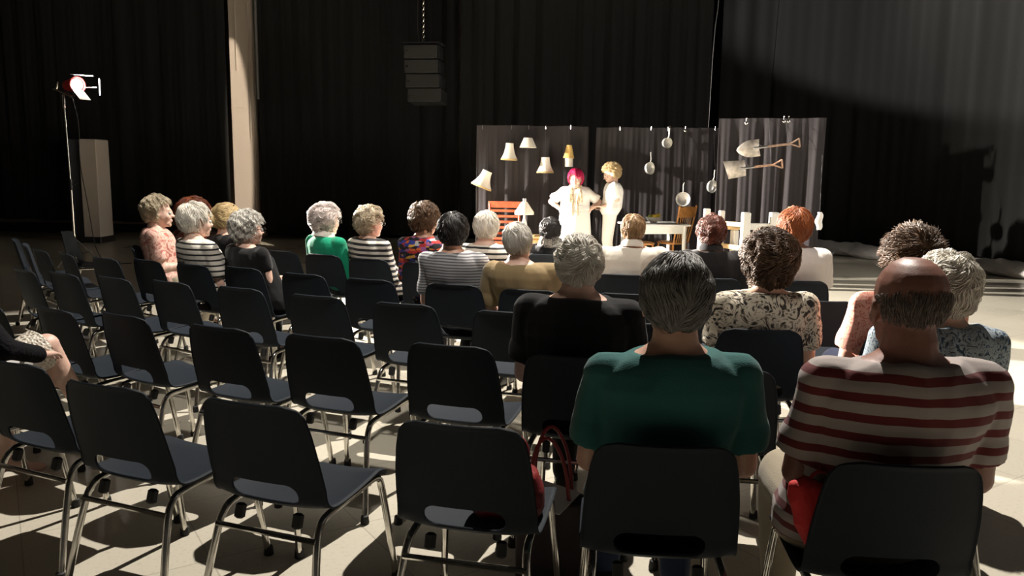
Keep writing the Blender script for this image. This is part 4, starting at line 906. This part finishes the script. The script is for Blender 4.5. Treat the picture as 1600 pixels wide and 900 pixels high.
# press-back oak chair
def oak_chair(loc, yaw, lab, back=True):
    t = thing('wooden_chair', lab, 'chair', loc, yaw)
    mb = MB(); rs = [ring(Vector((0, 0, z)), .21*k, .20*k, Vector((1, 0, 0)), Vector((0, 1, 0)), 24, 3) for z, k in ((.435, .94), (.445, 1), (.46, 1), (.468, .95))]; mb.loft(rs); mb.build('seat', M['wood_oak'], t)
    for sx in (-1, 1):
        for sy in (-1, 1):
            a_ = Vector((sx*.15, sy*.14, .44)); b_ = Vector((sx*.20, sy*.19, 0)); pr = [(.013, 0), (.014, .06), (.020, .1), (.014, .13), (.021, .2), (.023, .27), (.015, .32), (.019, .36), (.013, .44)]
            d_ = (a_-b_); q = d_.to_track_quat('Z', 'Y').to_matrix(); MB().lathe(pr, b_, q, 12).build('leg', M['wood_oak'], t)
    for z in (.15, .24):
        f_ = 1-z/.44; w_ = .15+.05*f_; MB().tube([(-w_, w_*.93, z), (w_, w_*.93, z)], .010, 8).tube([(-w_, -w_*.93, z), (w_, -w_*.93, z)], .010, 8).tube([(-w_, -w_*.93, z+.02), (-w_, w_*.93, z+.02)], .010, 8).tube([(w_, -w_*.93, z+.02), (w_, w_*.93, z+.02)], .010, 8).build('stretcher', M['wood_oak'], t)
    if back:
        for sx in (-1, 1): MB().tube([(sx*.17, -.17, .46), (sx*.19, -.22, .7), (sx*.20, -.28, 1.0)], .014, 10, 2).lathe([(0, 0), (.016, .005), (.02, .02), (.012, .038), (0, .042)], (sx*.20, -.28, .99)).build('back_post', M['wood_oak'], t)
        for i in range(6): x = -.115+.046*i; MB().tube([(x, -.175, .465), (x*1.05, -.225, .7), (x*1.1, -.255, .86)], .008, 8, 1).build('spindle', M['wood_oak'], t)
        rs = []
        for i in range(13): x = -.20+.4*i/12; y = -.262+.03*(x/.2)**2-.03; top = .985+.03*math.cos(x/.2*1.4); c = Vector((x, y, (top+.85)/2)); rs.append([c+Vector((0, dy, dz)) for dy, dz in ((-.009, -(top-.85)/2), (.009, -(top-.85)/2), (.009, (top-.85)/2), (-.009, (top-.85)/2))])
        MB().loft(rs).build('crest_rail', M['wood_oak'], t)
    return t
c1 = PY(1046, 375, 12.35); oak_chair((c1.x+.02, 12.25, 0), R(40), 'golden oak spindle-back chair drawn up at the right of the white table')
c2 = PY(1003, 375, 12.2); oak_chair((c2.x-.05, 12.05, 0), R(-80), 'backless oak stool tucked under the left of the white table', False)
# red-brown slat-back armchair
p = PY(783, 385, 12.2); rc = thing('slat_back_chair', 'red-brown wooden slat-back chair by the table lamp', 'chair', (p.x, 12.1, 0), R(172))
mw = M['wood_red']
for sx in (-1, 1):
    MB().tube([(sx*.24, -.16, .40), (sx*.235, -.26, .7), (sx*.235, -.34, 1.0)], .02, 8, 1).build('back_post', mw, rc)
    MB().tube([(sx*.25, .22, .0), (sx*.25, .22, .62)], .02, 10).build('leg', mw, rc); MB().tube([(sx*.25, -.24, 0), (sx*.24, -.17, .42)], .02, 10).build('leg', mw, rc)
    slab(MB(), (sx*.26, -.01, .63), (.06, .52, .025)).build('armrest', mw, rc, False)
slab(MB(), (0, .02, .41), (.52, .46, .04)).build('seat', mw, rc, False)
for i in range(6):
    z = .47+.085*i; y = -.175-(z-.4)*.27; slab(MB(), (0, y, z), (.46, .018, .04), M=Matrix.Rotation(R(14), 3, 'X')).build('back_slat', mw, rc, False)
slab(MB(), (0, -.335, .99), (.52, .025, .10), M=Matrix.Rotation(R(14), 3, 'X')).build('crest_rail', mw, rc, False)
# small table with lamp
p = PY(822, 372, 12.15); sd_ = thing('side_table', 'small pale pine side table carrying the white table lamp', 'table', (p.x+.10, 12.2, 0), 0)
slab(MB(), (0, 0, .52), (.50, .42, .03)).build('tabletop', M['wood_pale'], sd_, False)
slab(MB(), (0, 0, .45), (.42, .34, .09)).build('apron', M['wood_pale'], sd_, False)
for sx in (-1, 1):
    for sy in (-1, 1): slab(MB(), (sx*.2, sy*.16, .25), (.04, .04, .50)).build('leg', M['wood_pale'], sd_, False)
p = PY(819, 350, 12.15); tl_ = thing('table_lamp', 'white table lamp with a cone shade on the side table', 'lamp', (p.x, 12.15, .536))
z1 = PY(819, 332, 12.15).z-.536; z2 = PY(819, 310, 12.15).z-.536
MB().lathe([(0, 0), (.075, 0), (.078, .015), (.03, .035), (.022, .06), (.038, .12), (.044, .17), (.03, .22), (.016, .26), (.016, z1+.02), (0, z1+.02)], seg=24).build('lamp_base', M['white_paint'], tl_)
MB().lathe([(.145, z1-.03), (.147, z1+.005), (.04, z2-.05), (.038, z2-.05), (.142, z1+.005), (.141, z1-.03), (.145, z1-.03)], seg=28, close=False).build('lamp_shade', M['shade_cloth'], tl_)
MB().lathe([(0, z2-.06), (.03, z2-.05), (.03, z2), (.0, z2)], seg=16).build('finial', M['steel'], tl_)
# white fence
def post(mb, x, y, h, w_=.085): mb.box((x, y, h/2), (w_, w_, h), bev=.008)
pA, pB, pC, pD = PY(1166, 332, 10.6), PY(1210, 332, 10.6), PY(1105, 326, 11.25), PY(1128, 329, 11.05)
fc = thing('garden_fence', 'white painted rustic fence with tall square posts before the right panel', 'fence', (pA.x, 10.6, 0))
for q, w_ in ((pA, .105), (pB, .11), (pC, .085), (pD, .075)):
    mb = MB(); post(mb, q.x-pA.x, q.y-10.6, q.z, w_); mb.build('post', M['white_paint'], fc, False)
def beam(a_, b_, h, d_): 
    a_, b_ = Vector(a_), Vector(b_); c = (a_+b_)/2; L = (b_-a_).length; return MB().box(c, (L, d_, h), Matrix.Rotation(math.atan2(b_.y-a_.y, b_.x-a_.x), 3, 'Z'), bev=.005)
zr = PY(1190, 354, 10.6).z
beam((.0, .0, zr), (pB.x-pA.x, 0, zr), .085, .05).build('rail', M['white_paint'], fc, False); beam((.0, .0, .42), (pB.x-pA.x, 0, .42), .085, .05).build('rail', M['white_paint'], fc, False)
beam((0, 0, zr+.01), (pD.x-pA.x, .42, zr+.02), .06, .04).build('rail', M['wood_pale'], fc, False); beam((pD.x-pA.x, .42, .55), (0, 0, .5), .06, .04).build('rail', M['wood_pale'], fc, False)
p0 = PY(1092, 353, 10.95); p1 = PY(1155, 353, 10.95)
bn = thing('bench', 'white painted bench with pale wood edges left of the fence', 'bench', ((p0.x+p1.x)/2, 10.98, 0), R(0)); wB_ = p1.x-p0.x
slab(MB(), (0, 0, p0.z-.02), (wB_, .24, .035)).build('bench_top', M['wood_pale'], bn, False)
for sx in (-1, 1): slab(MB(), (sx*(wB_/2-.05), 0, (p0.z-.04)/2), (.07, .20, p0.z-.04)).build('side_board', M['white_paint'], bn, False)
slab(MB(), (-.08, .05, (p0.z-.04)/2), (wB_*.62, .03, p0.z*.8)).build('front_board', M['white_paint'], bn, False)
tp_ = PZ(1154, 396, 0); p = PY(1152, 392, 11.0)
pt = thing('flower_pot', 'terracotta flower pot on the floor left of the front fence post', 'pot', (p.x, 11.0, 0))
MB().lathe([(0, 0), (.08, 0), (.115, .17), (.13, .17), (.13, .22), (.11, .22), (.1, .19), (0, .18)], seg=28).build('pot_body', mat('terracotta', (.52, .16, .07), .8, bump=.2), pt)
MB().ell((0, 0, .18), (.1, .1, .02)).build('soil', mat('soil', (.05, .03, .02), .95, bump=.6), pt)
p = PY(1280, 345, 11.1); hg = thing('white_towel', 'white cloth hanging at the right edge of the right panel', 'cloth', p)
mb = MB(); rs = []
for i in range(8): z = .12-.035*i; rs.append(ring(Vector((.012*math.sin(i*1.3), 0, z)), .03+.022*math.sin(i*.45), .02, Vector((1, 0, 0)), Vector((0, 1, 0)), 14))
mb.loft(rs); mb.build('folded_cloth', white_top, hg); MB().tube([(0, 0, .11), (0, 0, .16), (0, .05, .9)], .002, 5).build('hanging_line', M['thread'], hg)

# ================================================================= BAGS AND PROGRAMMES
def local_on(chair, x, y, z):
    a_ = chair.rotation_euler[2]; return Vector((chair.location.x+x*math.cos(a_)-y*math.sin(a_), chair.location.y+x*math.sin(a_)+y*math.cos(a_), z))
redl = mat('red_leather', (.20, .015, .015), .4, bump=.3, bscale=90)
c3 = CH_[('A', 3)]; o = thing('handbag', 'dark red leather handbag on the empty chair left of the teal shirt', 'handbag', local_on(c3, .09, -.03, .448), c3.rotation_euler[2]+R(8))
mb = MB(); rs = []
for z, k in ((0, .9), (.02, 1), (.08, .98), (.13, .8), (.15, .5)): rs.append(ring(Vector((0, 0, z)), .115*k, .085*k, Vector((1, 0, 0)), Vector((0, 1, 0)), 24, 3.2))
mb.loft(rs); link('bag_body', remesh(mb, .006, redl, 'bag_body', 2, .004, 16), o)
for y in (-.03, .03): MB().tube([(-.05, y, .13), (-.04, y, .22), (.0, y*1.4, .25), (.06, y, .21), (.06, y, .13)], .006, 8, 2).build('handle', redl, o)
# floor tote with red straps leaning between chairs
o = thing('tote_bag', 'dark tote bag with long red straps on the floor by the teal shirt', 'bag', (PZ(862, 880, .1).x, PZ(862, 880, .1).y+.05, .0), R(-10))
mb = MB(); rs = []
for z, k in ((0.01, .9), (.03, 1), (.2, 1), (.33, .95)): rs.append(ring(Vector((0, 0, z)), .13*k, .07*k, Vector((1, 0, 0)), Vector((0, 1, 0)), 24, 3.4))
mb.loft(rs); link('bag_body', remesh(mb, .007, mat('dark_canvas', (.03, .02, .022), .8, bump=.4), 'bag_body', 2, .006, 14), o)
for y in (-.05, .05): MB().tube([(-.07, y, .30), (-.075, y*1.2, .48), (-.02, y*1.3, .60), (.05, y*1.2, .50), (.07, y, .30)], .007, 8, 2, flat=.6).build('strap', redl, o)
o = MB().box((0, 0, 0), (.15, .21, .003), Matrix.Rotation(R(-25), 3, 'Z') @ Matrix.Rotation(R(8), 3, 'Y')).build('programme_leaflet', mat('paper', (.72, .70, .66), .7), loc=(PZ(862, 782, .36).x, PZ(862, 782, .36).y+.05, .352), smooth=False)
tag(o, 'white programme leaflet lying on the dark tote bag with red straps', 'leaflet')
# red cloth bag hanging by the striped shirt
hb = PY(1254, 790, 2.05); o = thing('cloth_bag', 'bright red cloth bundle with white edge hanging left of the striped shirt chair', 'bag', (hb.x, 2.02, hb.z))
mb = MB(); rs = []
for z, rx, ry_ in ((.09, .02, .02), (.075, .045, .035), (.04, .055, .045), (0, .052, .045), (-.05, .04, .04), (-.1, .022, .025), (-.13, .01, .01)): rs.append(ring(Vector((.01+z*-.18, 0, z)), rx, ry_, Vector((1, 0, 0)), Vector((0, 1, 0)), 22))
mb.loft(rs); link('bag_cloth', remesh(mb, .004, mat('red_cloth', (.52, .02, .02), .8, bump=.3), 'bag_cloth', 2, .007, 26, (1, 1, .5)), o)
MB().tube([(.042, -.03, .03), (.046, -.03, -.02), (.038, -.02, -.07), (.03, -.01, -.12)], .009, 8, 2).build('white_lining', M['white_cloth'], o)
MB().tube([(0, 0, .085), (.02, .0, .11), (.05, .02, .10)], .005, 8, 1).build('strap', mat('red_strap', (.4, .02, .02), .7), o)

for q in (b1, b2, b3, b4): del q[0]['_z']
